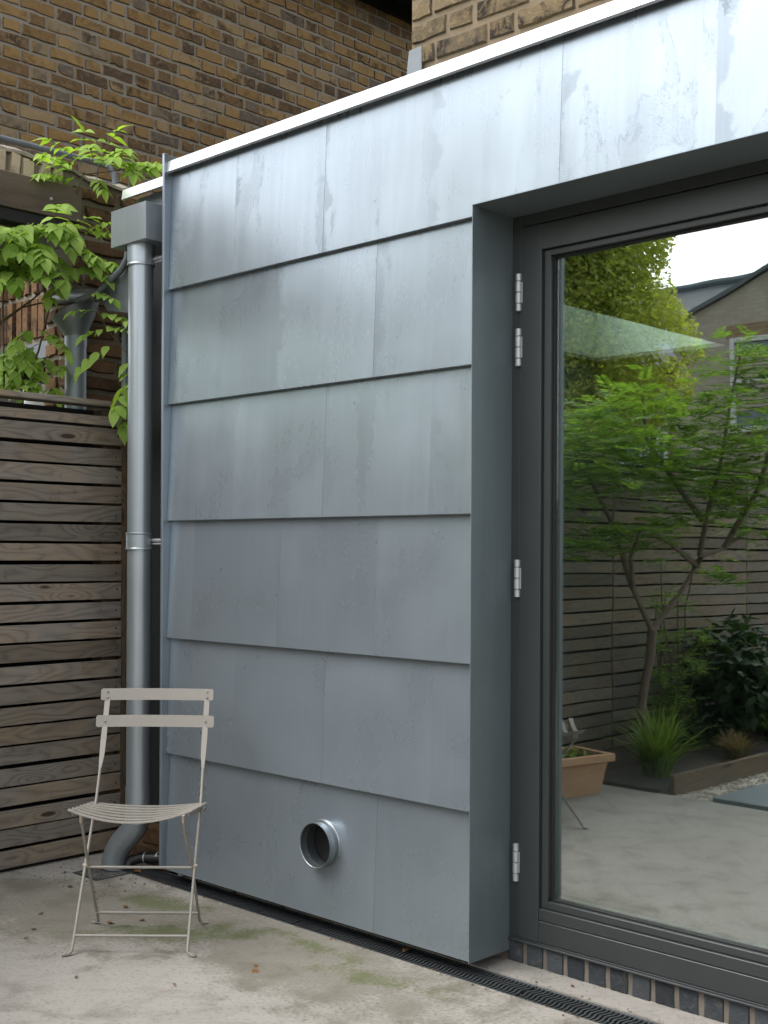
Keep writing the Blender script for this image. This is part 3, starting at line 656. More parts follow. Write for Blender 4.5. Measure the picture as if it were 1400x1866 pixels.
part('fascia', 'black', FK, lambda m: m.box(.0, .035, .1, 7.5, 5.16, 5.268))
part('roof', 'roof', FK, lambda m: m.add([(.36, .1, 5.33), (.36, 7.5, 5.33), (-3, 7.5, 7.2), (-3, .1, 7.2), (.36, .1, 5.38), (.36, 7.5, 5.38), (-3, 7.5, 7.26), (-3, .1, 7.26)], [(0, 1, 2, 3), (4, 5, 6, 7), (0, 4, 7, 3), (0, 1, 5, 4), (1, 2, 6, 5)]))
part('end_wall', 'brick', FK, lambda m: m.box(-3.2, -.3, .1, .3, -.1, 5.3))

HB = thing('house_brick_wall', 'yellow stock brick house wall rising above the zinc roof edge', 'wall', (-.352, .09, 0))
part('mortar', 'mortar_y', HB, lambda m: m.box(.004, 3.4, .0, .2, 2.84, 6.2))
part('return_wall', 'brick_y', HB, lambda m: m.box(.002, .2, .2003, 5, 2.86, 6.2))
SY = brick_meshes(10, .214, .064, .007, 'brick_y', .0026); HY = brick_meshes(8, .100, .064, .007, 'brick_y', .0026)
rest = MB()
for xc, c, hdr in bond(3.4, 44):
    w = .1125 if hdr else .225
    z = 2.86 + c * .0768 + .034
    if xc - w / 2 < .0: 
        if xc + w / 2 < .05: continue
        w2 = xc + w / 2; xc = w2 / 2; sx = (w2 - .012) / (.100 if hdr else .214)
    else: sx = 1.
    me = random.choice(HY if hdr else SY)
    if c < 8 and xc < 1.6:
        o = link('brick', me, HB, loc=(xc, 0, z)); o.scale = (sx * U(.98, 1.02), U(.6, 1.5), U(.96, 1.04)); o.rotation_euler = (0, U(-.01, .01), 0)
    else: rest.add([(xc + v.co.x * sx, v.co.y, z + v.co.z) for v in me.vertices], [tuple(p.vertices) for p in me.polygons])
rest.build('brickwork', 'brick_y', HB, SM, kind='stuff')
part('lead_flashing', 'lead', HB, lambda m: m.add([(-.012, -.016, 2.86), (.062, -.016, 2.86), (.060, -.014, 3.0), (.003, -.014, 2.998), (-.012, .06, 2.86), (.003, .06, 2.998)] + [(.062, -.010, 2.86), (.060, -.010, 3.0)], [(0, 1, 2, 3), (0, 3, 5, 4), (1, 6, 7, 2)]))

# neighbour's boundary wall: soldier bricks on a timber-faced beam, brick pier
BX = -2.42
NB = thing('neighbour_wall', 'old brick wall with pale bricks on end above a timber beam', 'wall', (BX, 0, 0))
yA = lambda px, py: P(px, py, 'x', BX).y
_a, _b = P(0, 262, 'x', BX), P(205, 335, 'x', BX)
def ztop(y): return _a.z + (y - _a.y) * (_b.z - _a.z) / (_b.y - _a.y)
MB().add([(-.22, -1.2, 2.55), (-.22, .40, 2.55), (-.22, .40, ztop(.40)), (-.22, -1.2, ztop(-1.2)), (-.004, -1.2, 2.55), (-.004, .40, 2.55), (-.004, .40, ztop(.40) - .012), (-.004, -1.2, ztop(-1.2) - .012)], [(0, 1, 2, 3), (4, 5, 6, 7), (3, 2, 6, 7), (0, 3, 7, 4), (1, 2, 6, 5), (0, 1, 5, 4)]).build('mortar', 'mortar_dk', NB)
y = -1.15
sol = brick_meshes(7, .064, .21, .022, 'brick_p', .004)
while y < .02:
    o = link('brick', random.choice(sol), NB, loc=(-.004, y, ztop(y) - .128)); o.rotation_euler = (0, U(.04, .14), math.pi / 2); o.scale = (U(.85, 1.05), U(.8, 1.6), U(.95, 1.05)); y += U(.066, .076)
# coping fillet and pier
fl = MB(); vs = []
for i in range(61):
    yy = -1.2 + 1.62 * i / 60; zz = ztop(yy) + mnoise.noise((yy * 9, 0, 0)) * .018 + mnoise.noise((yy * 31, 0, 0)) * .01
    vs += [(.016 + mnoise.noise((yy * 14, 3, 0)) * .006, yy, zz - .022), (.012, yy, zz - .006), (-.06, yy, zz + .026), (-.23, yy, zz + .03), (-.23, yy, zz - .03)]
fl.add(vs, [(i * 5 + k, i * 5 + (k + 1) % 5, i * 5 + 5 + (k + 1) % 5, i * 5 + 5 + k) for i in range(60) for k in range(5)]).build('coping', 'mortar_dk', NB)
py0, py1 = .075, .36
part('pier_core', 'mortar_dk', NB, lambda m: m.box(-.22, -.006, py0 + .006, py1, -.1, 2.549))
py1 = py1
rb = brick_meshes(8, .225, .066, .014, 'brick_r', .005); rh = brick_meshes(6, .105, .066, .014, 'brick_r', .005)
c = 0; z = 1.70
while z < ztop(.2) - .06:
    off = .055 * (c % 2)
    for (w, me, yy) in ((.225, rb, py0 + .115 + off), (.11, rh, py0 + .30 - off if c % 2 == 0 else py0 + .026)):
        o = link('brick', random.choice(me), NB, loc=(-.004, yy, z)); o.rotation_euler = (0, U(-.03, .03), math.pi / 2); o.scale = (U(.9, 1.05) * (.5 if yy < py0 + .05 else 1), U(.7, 1.6), U(.92, 1.08))
    for xx in (-.055, -.165) if z < 2.52 else ():
        o = link('brick', random.choice(rh), NB, loc=(xx, py0 + .004, z)); o.scale = (U(.92, 1.05), U(.7, 1.3), U(.92, 1.08))
    z += .0775; c += 1

bm_ = thing('timber_beam', 'weathered square timber beam across the neighbour opening', 'beam', (-2.33, .07, 2.78))
part('face_board', 'beam', bm_, lambda m: m.cbox(-.03, .0, -1.9, 0, 0, .152, .003))
part('steel_beam', 'black', bm_, lambda m: (m.box(-.20, -.035, -1.9, -.012, .01, .13), m.cbox(-.17, -.012, -1.9, -.015, -.055, -.002, .002), m.box(-.12, -.10, -1.9, -.015, -.002, .01)))
part('bolt', 'steel', bm_, lambda m: m.lathe([(.0001, .005), (.006, .0045), (.008, 0)], 12, Matrix.Translation((.0, -.155, .076)) @ Matrix.Rotation(math.pi / 2, 4, 'Y')))
cdt = tag(MB().tube([P(-60, 235, 'x', -2.75), P(0, 251, 'x', -2.75), P(90, 274, 'x', -2.75), P(160, 292, 'x', -2.75), P(188, 300, 'x', -2.75), P(198, 304, 'x', -2.74), P(206, 314, 'x', -2.73), P(210, 330, 'x', -2.72), P(211, 345, 'x', -2.72)], .015, 14).build('conduit_pipe', 'lead', None, SM), 'grey conduit pipe sloping along the top of the old brick wall', 'pipe')

# neighbour's rear wall with soldier course over a window
NR = thing('neighbour_rear_wall', 'brick rear wall with upright bricks over a grey window lintel', 'wall', (-3.64, .33, 0))
part('mortar', 'mortar_dk', NR, lambda m: m.box(.05, 1.0, .012, .2, 2.37, 2.95))
part('jamb_wall', 'brick_r', NR, lambda m: m.box(.85, 1.0, .0125, .2, -.1, 2.37))
x = .04
s2 = brick_meshes(6, .068, .215, .016, 'brick_r', .004)
while x < 1.0:
    o = link('brick', random.choice(s2), NR, loc=(x + .036, .012, 2.50)); o.scale = (U(.88, 1.05), U(.6, 1.5), U(.96, 1.04)); x += .0775
    o = link('brick', random.choice(s2), NR, loc=(x + .036, .012, 2.73)); o.scale = (U(.88, 1.05), U(.6, 1.5), U(.96, 1.04))
part('lintel', 'lead', NR, lambda m: m.cbox(.04, .9, -.01, .12, 2.285, 2.368, .003))
part('window_recess', 'felt', NR, lambda m: m.box(.05, .85, .16, .19, .2, 2.284))
part('window_frame', 'frame', NR, lambda m: (m.cbox(.28, .84, .13, .158, 1.2, 2.22, .003)))
tag(MB().lathe([(.0001, 0), (.055, 0), (.06, .01), (.075, .17), (.08, .18), (.08, .20), (.072, .20), (.07, .17)], 24, Matrix.Translation((-2.98, .24, 1.93))).build('white_pot', 'white', None, SM), 'white pot showing through leaves in the neighbour window', 'pot')
tag(MB().cbox(-3.3, -2.66, .16, .318, 1.89, 1.928, .003).build('window_shelf', 'white'), 'pale shelf under the white pot behind the fence', 'shelf')

# funnel hopper behind the fence
fx = P(138, 660, 'y', .06)
fn = thing('funnel_pipe', 'grey funnel topped drain pipe standing behind the timber fence', 'pipe', (fx.x, .06, 0))
def fcone():
    m = MB(); seg = 36; vs = []
    prof = [(.046, 2.262), (.047, 2.270), (.060, 2.302), (.086, 2.350), (.104, 2.395)]
    for j, (r, z) in enumerate(prof):
        for k in range(seg):
            a = k * math.tau / seg; q = Vector((math.cos(a), math.sin(a), 0)) * r
            lean = (q.dot(R0) / .104) * .05 * (j / 4) ** 1.5       # rim cut on a slant
            vs.append((q.x, q.y, z + lean))
    for j, (r, z) in reversed(list(enumerate(prof))):
        for k in range(seg):
            a = k * math.tau / seg; q = Vector((math.cos(a), math.sin(a), 0)) * (r - .003)
            vs.append((q.x, q.y, z + (q.dot(R0) / .104) * .05 * (j / 4) ** 1.5))
    n = len(prof) * 2
    m.add(vs, [(j * seg + k, j * seg + (k + 1) % seg, (j + 1) * seg + (k + 1) % seg, (j + 1) * seg + k) for j in range(n - 1) for k in range(seg)])
    return m
o = fcone().build('funnel', 'dull', fn, SM); o.color = (.3, .2, .1, 1)
o = lathe_part('pipe', 'dull', fn, [(.047, .0), (.047, 2.232)]); o2 = lathe_part('coupling', 'dull', fn, [(.047, 2.225), (.0495, 2.225), (.0495, 2.29), (.047, 2.29)])
lv = thing('lead_apron', 'dull lead sheet and small angled pipe draining into the grey funnel', 'flashing', (0, 0, 0))
q1, q2, q3, q4 = P(180, 540, 'y', .06), P(236, 480, 'y', .06), P(236, 570, 'y', .06), P(196, 566, 'y', .06)
part('sheet', 'lead', lv, lambda m: m.add([q1, q2, q3, q4] + [v + Vector((0, .01, 0)) for v in (q1, q2, q3, q4)], [(0, 1, 2, 3), (4, 5, 6, 7), (0, 1, 5, 4), (1, 2, 6, 5), (2, 3, 7, 6), (3, 0, 4, 7)]))
part('angled_pipe', 'lead', lv, lambda m: m.tube([P(140, 548, 'y', .0), P(178, 535, 'y', .02), P(200, 512, 'y', .03), P(222, 490, 'y', .04), P(232, 470, 'y', .05), P(234, 452, 'y', .05)], .0145, 12), SM)
part('gutter_end', 'lead', lv, lambda m: m.tube([P(95, 548, 'y', .10), P(135, 540, 'y', .06), P(180, 538, 'y', .05)], .030, 14), SM)
part('stand_pipe', 'lead', lv, lambda m: m.tube([P(229, 575, 'y', .12), P(228, 720, 'y', .12)], .016, 12), SM)

# ================================================================== WISTERIA
def leaflet(mat, curl=.12, wav=.03, wid=.23):
    prof = [(0, .0), (.10, .6), (.27, 1.), (.48, 1.), (.68, .76), (.85, .34), (1., .0)]
    vs = []; fs = []; s = U(0, 50)
    for i, (x, w) in enumerate(prof):
        z = -curl * x * x; 
        for k, sgn in enumerate((-1, 0, 1)):
            vs.append((x, sgn * w * wid, z + (abs(sgn) * w * (.055 + mnoise.noise((x * 7, sgn, s)) * wav * 2))))
    for i in range(len(prof) - 1):
        a = i * 3; fs += [(a, a + 3, a + 4, a + 1), (a + 1, a + 4, a + 5, a + 2)]
    me = MB().add(vs, fs).mesh('leaflet', mat, True); return me
LF = [leaflet('leaf', U(.05, .35), .03, U(.21, .28)) for _ in range(9)]
LY = [leaflet('leaf_young', U(.1, .4), .05, U(.21, .28)) for _ in range(7)]
WV = thing('wisteria_vine', 'green wisteria vine trailing over the beam, fence top and downpipe', 'vine', (-2.5, .05, 0))
WVL = Vector(WV.location)
stems = MB(); leafcount = 0; leafrest = MB(); leafrest_y = MB()
def place_leaf(pos, d, nrm, size, young):
    global leafcount
    size *= 1.14; d = d.normalized(); y = nrm.cross(d)
    if y.length < 1e-3: y = Vector((1, 0, 0)).cross(d)
    y.normalize(); z = d.cross(y)
    M = Matrix.Translation(pos - WVL) @ Matrix((d, y, z)).transposed().to_4x4() @ Matrix.Scale(size, 4)
    me = random.choice(LY if young else LF)
    if leafcount < 296:
        o = link('leaflet', me, WV); o.matrix_local = M; leafcount += 1
    else:
        (leafrest_y if young else leafrest).add([M @ v.co for v in me.vertices], [tuple(p.vertices) for p in me.polygons])
def frond(base, d, L, n=4, size=.07, young=False, droop=.35):
    d = d.normalized(); pts = []; p = base.copy(); dd = d.copy()
    for i in range(n + 2):
        pts.append(p.copy()); p = p + dd * (L / (n + 1)); dd = (dd + Vector((0, 0, -droop / (n + 1)))).normalized()
    stems.tube([q - WVL for q in pts], [.0018 - .0010 * i / len(pts) for i in range(len(pts))], 5, False)
    for i in range(1, n + 2):
        q = pts[i]; t = (pts[i] - pts[i - 1]).normalized()
        side = t.cross(Vector((0, 0, 1)))
        if side.length < .2: side = t.cross(RT)
        side.normalize(); nrm = (Vector((0, 0, 1)) * .9 - FW * .35 + Vector((U(-.4, .4), U(-.4, .4), U(-.2, .3)))).normalized()
        s_ = size * U(.8, 1.15) * (1 - .25 * abs(i - n * .55) / n)
        for sg in (-1, 1):
            place_leaf(q, side * sg * U(.8, 1.1) + t * U(.35, .75) + Vector((0, 0, U(-.5, -.05))), nrm + Vector((U(-.3, .3), U(-.3, .3), 0)), s_, young)
    place_leaf(pts[-1], (pts[-1] - pts[-2]) + Vector((0, 0, -.01)), Vector((0, 0, 1)) - FW * .4, size * U(.9, 1.2), young)
def dirp(a, b=0., c=0.): return RT * a + Vector((0, 0, 1)) * b - FW * c     # right, up, toward viewer
# top spray of young leaves
for (px, py, X, a, b, c, L, n) in [(150, 300, -2.36, -.5, .5, .3, .17, 4), (165, 300, -2.34, -.1, .7, .2, .14, 3), (180, 305, -2.33, .5, .3, .5, .19, 4), (205, 308, -2.30, .7, .2, .3, .17, 4), (230, 305, -2.25, .8, .0, .5, .15, 3), (150, 325, -2.34, -.8, -.05, .4, .22, 4), (140, 305, -2.36, -.6, .3, .2, .16, 3), (185, 290, -2.30, .3, .5, .2, .15, 3), (255, 302, -2.2, .8, .1, .3, .11, 2), (130, 318, -2.33, -.3, .3, .5, .16, 4), (170, 298, -2.28, .1, .3, .7, .16, 4), (195, 300, -2.26, .4, .1, .8, .16, 4), (215, 302, -2.24, .3, .3, .6, .14, 4), (120, 325, -2.33, -.6, .1, .6, .14, 4), (240, 310, -2.2, .2, -.2, .8, .13, 3), (175, 325, -2.32, .4, -.4, .6, .12, 3)]:
    frond(P(px, py, 'x', X), dirp(a, b, c), L, n, .066, True, .5)
stems.tube([P(140, 350, 'x', -2.32) - WVL, P(152, 318, 'x', -2.33) - WVL, P(200, 312, 'x', -2.3) - WVL, P(262, 302, 'x', -2.2) - WVL, P(292, 300, 'x', -2.15) - WVL], [.003, .003, .0025, .002, .0012], 6)
# spray by the hopper
for (px, py, X, a, b, c, L, n) in [(150, 430, -2.3, .7, .35, .4, .15, 3), (160, 425, -2.26, .9, .05, .4, .13, 3), (130, 425, -2.28, .6, .5, .3, .11, 2)]:
    frond(P(px, py, 'x', X), dirp(a, b, c), L, n, .062, True, .4)
# trailing shoot down over the fence and the pipe
tp = [(100, 505, -2.2), (135, 515, -2.16), (163, 535, -2.12), (180, 570, -2.08), (196, 600, -2.05), (213, 622, -2.02), (232, 645, -1.97), (238, 690, -1.93), (241, 730, -1.92)]
tpt = [P(a, b, 'x', c) for a, b, c in tp]
stems.tube([q - WVL for q in tpt], [.003 - .0002 * i for i in range(len(tpt))], 7)
for (i, a, b, c, L, n, s) in [(2, .8, -.05, .5, .14, 3, .058), (3, -.6, .1, .5, .12, 2, .055), (3, .9, -.1, .4, .15, 3, .058), (4, .9, .1, .6, .14, 3, .058), (4, -.7, -.1, .4, .10, 2, .055), (5, -.85, -.5, .3, .19, 3, .072), (6, .2, -.8, .3, .13, 2, .085), (7, -.3, -.7, .4, .14, 2, .085), (8, -.2, -.8, .3, .10, 2, .088)]:
    frond(tpt[i], dirp(a, b, c), L, n, s, False, .6)
# main mass under the beam
for k in range(36):
    px, py = U(-20, 140), U(405, 505)
    if px > 100 and py > 500: py -= 40
    frond(P(px, py, 'x', U(-2.42, -2.18)), dirp(U(-.9, .9), U(-.5, .35), U(.2, .9)), U(.14, .22), 4, U(.066, .082), False, .7)
for (px, py, a) in [(150, 470, .9), (165, 478, 1.), (120, 455, .8), (140, 490, .7)]:
    frond(P(px, py, 'x', -2.22), dirp(a, -.05, .4), .17, 4, .068, False, .6)
# darker leaves in front of the neighbour window
for k in range(11):
    frond(P(U(0, 95), U(600, 660), 'x', U(-2.6, -2.35)), dirp(U(-.7, .7), U(-.7, .1), U(.2, .8)), U(.13, .19), 4, .066, False, .8)
for k in range(9):
    frond(P(U(-10, 105), U(660, 715), 'x', U(-2.55, -2.3)), dirp(U(-.7, .7), U(-.3, .4), U(.2, .8)), U(.10, .15), 3, .055, False, .6)
for pp in ([(0, 590, -2.5), (40, 560, -2.45), (75, 552, -2.4), (120, 555, -2.38)], [(-20, 600, -2.45), (10, 580, -2.45), (60, 545, -2.4), (110, 500, -2.35)], [(10, 440, -2.4), (5, 560, -2.4), (8, 720, -2.4)], [(40, 710, -2.4), (70, 640, -2.42), (90, 560, -2.4), (60, 460, -2.35)]):
    stems.tube([P(a, b, 'x', c) - WVL for a, b, c in pp], [.005, .0045, .004, .003][:len(pp)], 6)
stems.build('stem', 'stem', WV, True)
leafrest.build('foliage', 'leaf', WV, True, kind='stuff')
if leafrest_y.v: leafrest_y.build('young_foliage', 'leaf_young', WV, True, kind='stuff')
# a deep hedge of leaves behind, on the neighbour's side
def leafcloud(mb, c, r, n, size, flat=1., seedv=0, jit=.4, hollow=.35):
    for _ in range(n):
        while True:
            q = Vector((U(-1, 1), U(-1, 1), U(-1, 1)))
            l = q.length
            if hollow < l < 1. and mnoise.noise((q.x * 2.3 + seedv, q.y * 2.3, q.z * 2.3)) > -.12 - .25 * (1 - l): break
        p = Vector(c) + Vector((q.x * r[0], q.y * r[1], q.z * r[2]))
        d = (q.normalized() * .5 + Vector((U(-1, 1), U(-1, 1), U(-1, .4)))).normalized(); nr = Vector((U(-.8, .8), U(-.8, .8), 1)).normalized()
        y = nr.cross(d).normalized() * size * U(.3, .5); L = size * U(.7, 1.3)
        mb.add([p, p + d * L * .5 + y, p + d * L + Vector((0, 0, -.15 * L)), p + d * L * .5 - y], [(0, 1, 2), (0, 2, 3)])

# ================================================================== CHAIR
def lp(r, d, z): return (r, d, z)                              # right, back, up in the chair's own frame
def make_chair(label, loc, rz, group=None):
    t = thing('bistro_chair', label, 'chair', loc, rz, group)
    for s in (-1, 1):
        xt, xf = s * .181, s * .186
        # long leg: flat strap behind the back slats, twisting into a rod that runs to the front foot
        top = [(xt, .327, .805), (xt, .276, .69), (xt, .251, .635)]
        rod = [(xt * 1.0, .228, .585), (xt * 1.01, .209, .545), (xf * .99, .165, .455), (xf, .012, .250), (xf * 1.01, -.145, .028), (xf * 1.015 + s * .001, -.157, .010), (xf * 1.03 + s * .010, -.165, .0045), (xf * 1.03 + s * .026, -.172, .0040)]
        m = MB(); m.bar(top + rod[:2], [.019, .019, .020, .017, .009], [.004, .004, .0042, .005, .008], (0, -1, .25))
        m.tube(rod[1:6], .0052, 10); m.bar([rod[5], rod[6], rod[7]], [.010, .014, .014], [.009, .005, .004])
        lg = m.build('long_leg', 'chair', t, SM)
        MB().lathe([(.0001, .0045), (.004, .004), (.005, .002), (.005, 0)], 10, Matrix.Translation((xf * 1.03 + s * .016, -.168, .0062))).build('rivet', 'rust', lg, SM)
        xs = s * .168; xb = s * .178
        sh_ = [(xs, -.120, .432), (xs, -.100, .395), (xb * .99, .012, .250), (xb, .165, .030), (xb + s * .002, .178, .011), (xb + s * .012, .186, .0045), (xb + s * .028, .190, .0040)]
        m = MB(); m.tube(sh_[:5], .0052, 10); m.bar(sh_[4:], [.010, .014, .014], [.009, .005, .004])
        sl_ = m.build('short_leg', 'chair', t, SM)
        MB().cbox(xs - .004, xs + .004, -.132, -.108, .425, .450, .001).build('hinge_plate', 'rust', sl_)
        MB().tube([(xf - s * .012, .012, .250), (xf + s * .008, .012, .250)], .006, 10).build('pivot', 'rust', t, SM)
        # seat side rail
        MB().bar([(s * .190, -.150, .462), (s * .190, .0, .438), (s * .188, .155, .414)], .004, .016).build('seat_rail', 'chair', t)
        MB().bar([(s * .197, .09, .418), (s * .200, .175, .412)], .004, .012).build('hinge_arm', 'chair', t)
    for y, z, xw in ((-.118, .075, .185), (.130, .068, .178)):
        pass
    MB().tube([(-.187, -.126, .054), (.187, -.126, .054)], .0048, 10).build('stretcher', 'chair', t, SM)
    MB().tube([(-.178, .146, .050), (.178, .146, .050)], .0048, 10).build('stretcher', 'chair', t, SM)
    MB().tube([(-.178, .014, .243), (.178, .014, .243)], .0048, 10).build('stretcher', 'chair', t, SM)
    for k in range(7):                                          # seat slats, dipping in the middle
        y = -.152 + k * .0515; pts = []
        for i in range(17):
            u = -1 + 2 * i / 16; dip = (1 - u * u) * (.042 - .0048 * k)
            pts.append((u * .204, y, .473 - .0066 * k - dip))
        MB().bar(pts, .0205, .0035).build('seat_slat', 'chair', t)
    for z, hw, y in ((.795, .2045, .324), (.703, .2125, .283)):  # back slats, slightly bowed
        m = MB(); n = 15; b = .0205; vs = []
        for i in range(n):
            u = [-1, -.975, -.85, -.7, -.55, -.4, -.2, 0, .2, .4, .55, .7, .85, .975, 1][i]; yb = y + .017 * (1 - u * u) - .006
            hh = b - (.005 if abs(u) == 1 else 0); zt = z + .004 * (1 - u * u) * 0
            for (dy, dz) in ((-.0022, -hh), (-.0022, hh), (.0022, hh), (.0022, -hh)): vs.append((u * hw, yb + dy + dz * .21 - .004, zt + dz))
        ins = [-.975, .975]
        for i, u in ((0, -.972), (n - 1, .972)): pass
        m.add(vs, [(i * 4 + k, i * 4 + (k + 1) % 4, i * 4 + 4 + (k + 1) % 4, i * 4 + 4 + k) for i in range(n - 1) for k in range(4)] + [(3, 2, 1, 0), tuple((n - 1) * 4 + k for k in range(4))])
        bs = m.build('back_slat', 'chair', t)
        for s in (-1, 1):
            for dz in ((.0095, -.0105) if z > .75 else (0.,)):
                yb = y + .017 * (1 - (.181 / hw) ** 2) - .006 - .004 - .0022 + dz * .21
                MB().lathe([(.0001, .0042), (.0028, .0036), (.0042, .0018), (.0046, -.001)], 12, Matrix.Translation((s * .181, yb, z + dz)) @ RM).build('rivet', 'chair', bs, SM)
    return t
CC = Vector((-1.026, -.515, 0)); CRZ = math.atan2(R0.y, R0.x)
make_chair('taupe metal folding bistro chair in front of the downpipe and zinc wall', CC + Vector((0, 0, .001)), CRZ)
make_chair('taupe metal folding chair turned sideways between terracotta trough and slat fence', (-1.185, -1.52, .001), CRZ + .04)

# fallen leaves on the concrete
dl = [leaflet('dead', U(.1, .5), .06, .28) for _ in range(4)]
for i, (px, py, s_, lab) in enumerate([(170, 1655, .022, 'small orange dead leaf between the chair legs and fence'), (233, 1655, .022, None), (262, 1679, .020, None), (195, 1684, .030, 'curled brown dead leaf beside the rear chair foot'), (60, 1695, .022, None), (125, 1618, .022, None), (52, 1710, .016, None), (116, 1592, .02, None), (464, 1768, .026, None), (462, 1760, .018, None), (141, 1780, .012, None), (700, 1690, .03, None), (745, 1730, .034, None), (512, 1658, .03, None), (425, 1625, .028, None), (317, 1794, .012, None), (330, 1600, .024, None), (232, 1583, .035, None), (245, 1588, .03, None), (1040, 1800, .02, None), (80, 1665, .018, None)]):
    q = P(px, py, 'z', .002); o = link('fallen_leaf', random.choice(dl), None, loc=(q.x, q.y, .006 if py > 1600 else .008)); o.scale = (s_ * 1.4,) * 3; o.rotation_euler = (U(-.2, .2), U(-.2, .2), U(0, 6))
    if q.y > DY0 - .01 and px > 250: lab = 'dry brown leaf caught on the slot drain grating'; grp = 'dead leaves on the drain'
    else: lab = lab or 'tiny brown dead leaf lying on the bare concrete'; grp = 'fallen leaves on the patio'
    tag(o, lab, 'leaf', grp)

cr_ = MB()
for _ in range(240):
    if rnd() < .6: x, y = U(-1.95, 1.4), random.choice((DY0 - abs(random.gauss(0, .012)), DY1 + abs(random.gauss(0, .012))))
    else: x, y = U(-2.12, -1.5), U(-.35, .0)
    r = U(.0015, .0045); a = U(0, 6.3); d1_ = Vector((math.cos(a), math.sin(a), 0)); d2_ = Vector((-d1_.y, d1_.x, 0)); q = Vector((x, y, .0025 if y < DY0 else .006))
    cr_.add([q + d1_ * r * 1.6, q + d2_ * r * .6 + Vector((0, 0, r * .6)), q - d1_ * r * 1.5, q - d2_ * r * .7, q + Vector((0, 0, r))], [(0, 1, 4), (1, 2, 4), (2, 3, 4), (3, 0, 4)])
o = cr_.build('debris', 'dead', kind='stuff'); tag(o, 'crumbs of dirt and leaf litter along the slot drain', 'debris')

# ================================================================== INSIDE THE ROOM
ZCe = 2.40
c4 = [P(x, y, 'z', ZCe) for x, y in ((1322, 629), (1088, 659))]
RX1, RX0, RY1 = c4[0].x, c4[1].x, (c4[0].y + c4[1].y) / 2; RY0 = RY1 - 1.9
MB().box(-1.55, 3.0, .345, 5.2, -.02, .06).build('room_floor', 'floor_in', kind='structure')
MB().box(-1.549, 3.0, 5.2, 5.3, -.02, 2.8).build('room_back_wall', 'inside', kind='structure')
MB().box(3.0, 3.1, .1, 5.3, -.02, 2.8).build('room_right_wall', 'inside', kind='structure')
MB().box(-1.585, -1.551, .2, 5.3, -.02, 2.8).build('room_left_wall', 'inside', kind='structure')
cl = MB()
for (a, b, c_, d_) in ((-1.55, RX0, .305, 5.2), (RX1, 3.0, .305, 5.2), (RX0, RX1, .305, RY0), (RX0, RX1, RY1, 5.2)): cl.box(a + .0005, b - .0005, c_ + .0005, d_ - .0005, ZCe, ZCe + .02)
cl.build('room_ceiling', 'inside', kind='structure')
rl = thing('rooflight', 'rectangular rooflight with a white shaft in the room ceiling', 'rooflight', ((RX0 + RX1) / 2, (RY0 + RY1) / 2, ZCe))
hx, hy = (RX1 - RX0) / 2, (RY1 - RY0) / 2
for (a, b, c_, d_) in ((-hx - .03, -hx - .001, -hy - .03, hy + .03), (hx + .001, hx + .03, -hy - .03, hy + .03), (-hx, hx, -hy - .03, -hy - .001), (-hx, hx, hy + .001, hy + .03)):
    part('shaft_side', 'plaster', rl, lambda m: m.box(a, b, c_, d_, .021, .56))
part('roof_pane', 'glass_in', rl, lambda m: m.box(-hx - .02, hx + .02, -hy - .02, hy + .02, .561, .575))
rc = MB()
for (a, b, c_, d_) in ((-1.548, RX0 - .031, 1.001, 5.3), (RX1 + .031, 3.0, 1.001, 5.3), (RX0 - .03, RX1 + .03, 1.001, RY0 - .031), (RX0 - .03, RX1 + .03, RY1 + .031, 5.3)):
    if b > a and d_ > c_: rc.box(a, b, c_, d_, 2.75, 2.80)
rc.build('roof_deck', 'felt', kind='structure')

# ================================================================== THE GARDEN (seen in the door glass)
BEDX = -1.11
MB().box(-2.9, BEDX - .03, -12, -2.502, -.15, .02).build('planting_bed', 'soil', kind='structure')
MB().box(BEDX + .001, 6, -12, -2.502, -.15, -.03).build('gravel_path', 'gravel', kind='structure')
tag(MB().cbox(BEDX - .03, BEDX, -9, -2.62, -.1, .085, .004).build('bed_edging', 'edging'), 'timber board edging the planting bed beside the gravel', 'edging')
gv = MB()
for _ in range(2200):
    x, y = U(BEDX + .01, .4), U(-4.4, -2.51); r = U(.008, .017); q = []
    for a in ((1, 0, 0), (-1, 0, 0), (0, 1, 0), (0, -1, 0), (0, 0, .7), (0, 0, -.7)): q.append((x + a[0] * r * U(.7, 1.3), y + a[1] * r * U(.7, 1.3), -.026 + a[2] * r))
    gv.add(q, [(0, 2, 4), (2, 1, 4), (1, 3, 4), (3, 0, 4), (0, 3, 5), (3, 1, 5), (1, 2, 5), (2, 0, 5)])
o = gv.build('gravel', 'gravel', kind='stuff'); tag(o, 'pale loose gravel around the blue slate slabs', 'gravel')
for i, y in enumerate((-2.86, -3.62, -4.38, -5.1)):
    tag(MB().cbox(-.86, .35, y - .31, y + .29, -.05, .008, .004).build('slate_slab', 'slate'), ['blue slate stepping slab next to the concrete patio edge', 'blue slate stepping slab second from the patio edge', 'blue slate stepping slab third from the patio edge', 'blue slate stepping slab fourth from the patio edge'][i], 'slab', 'stepping slabs in the gravel')
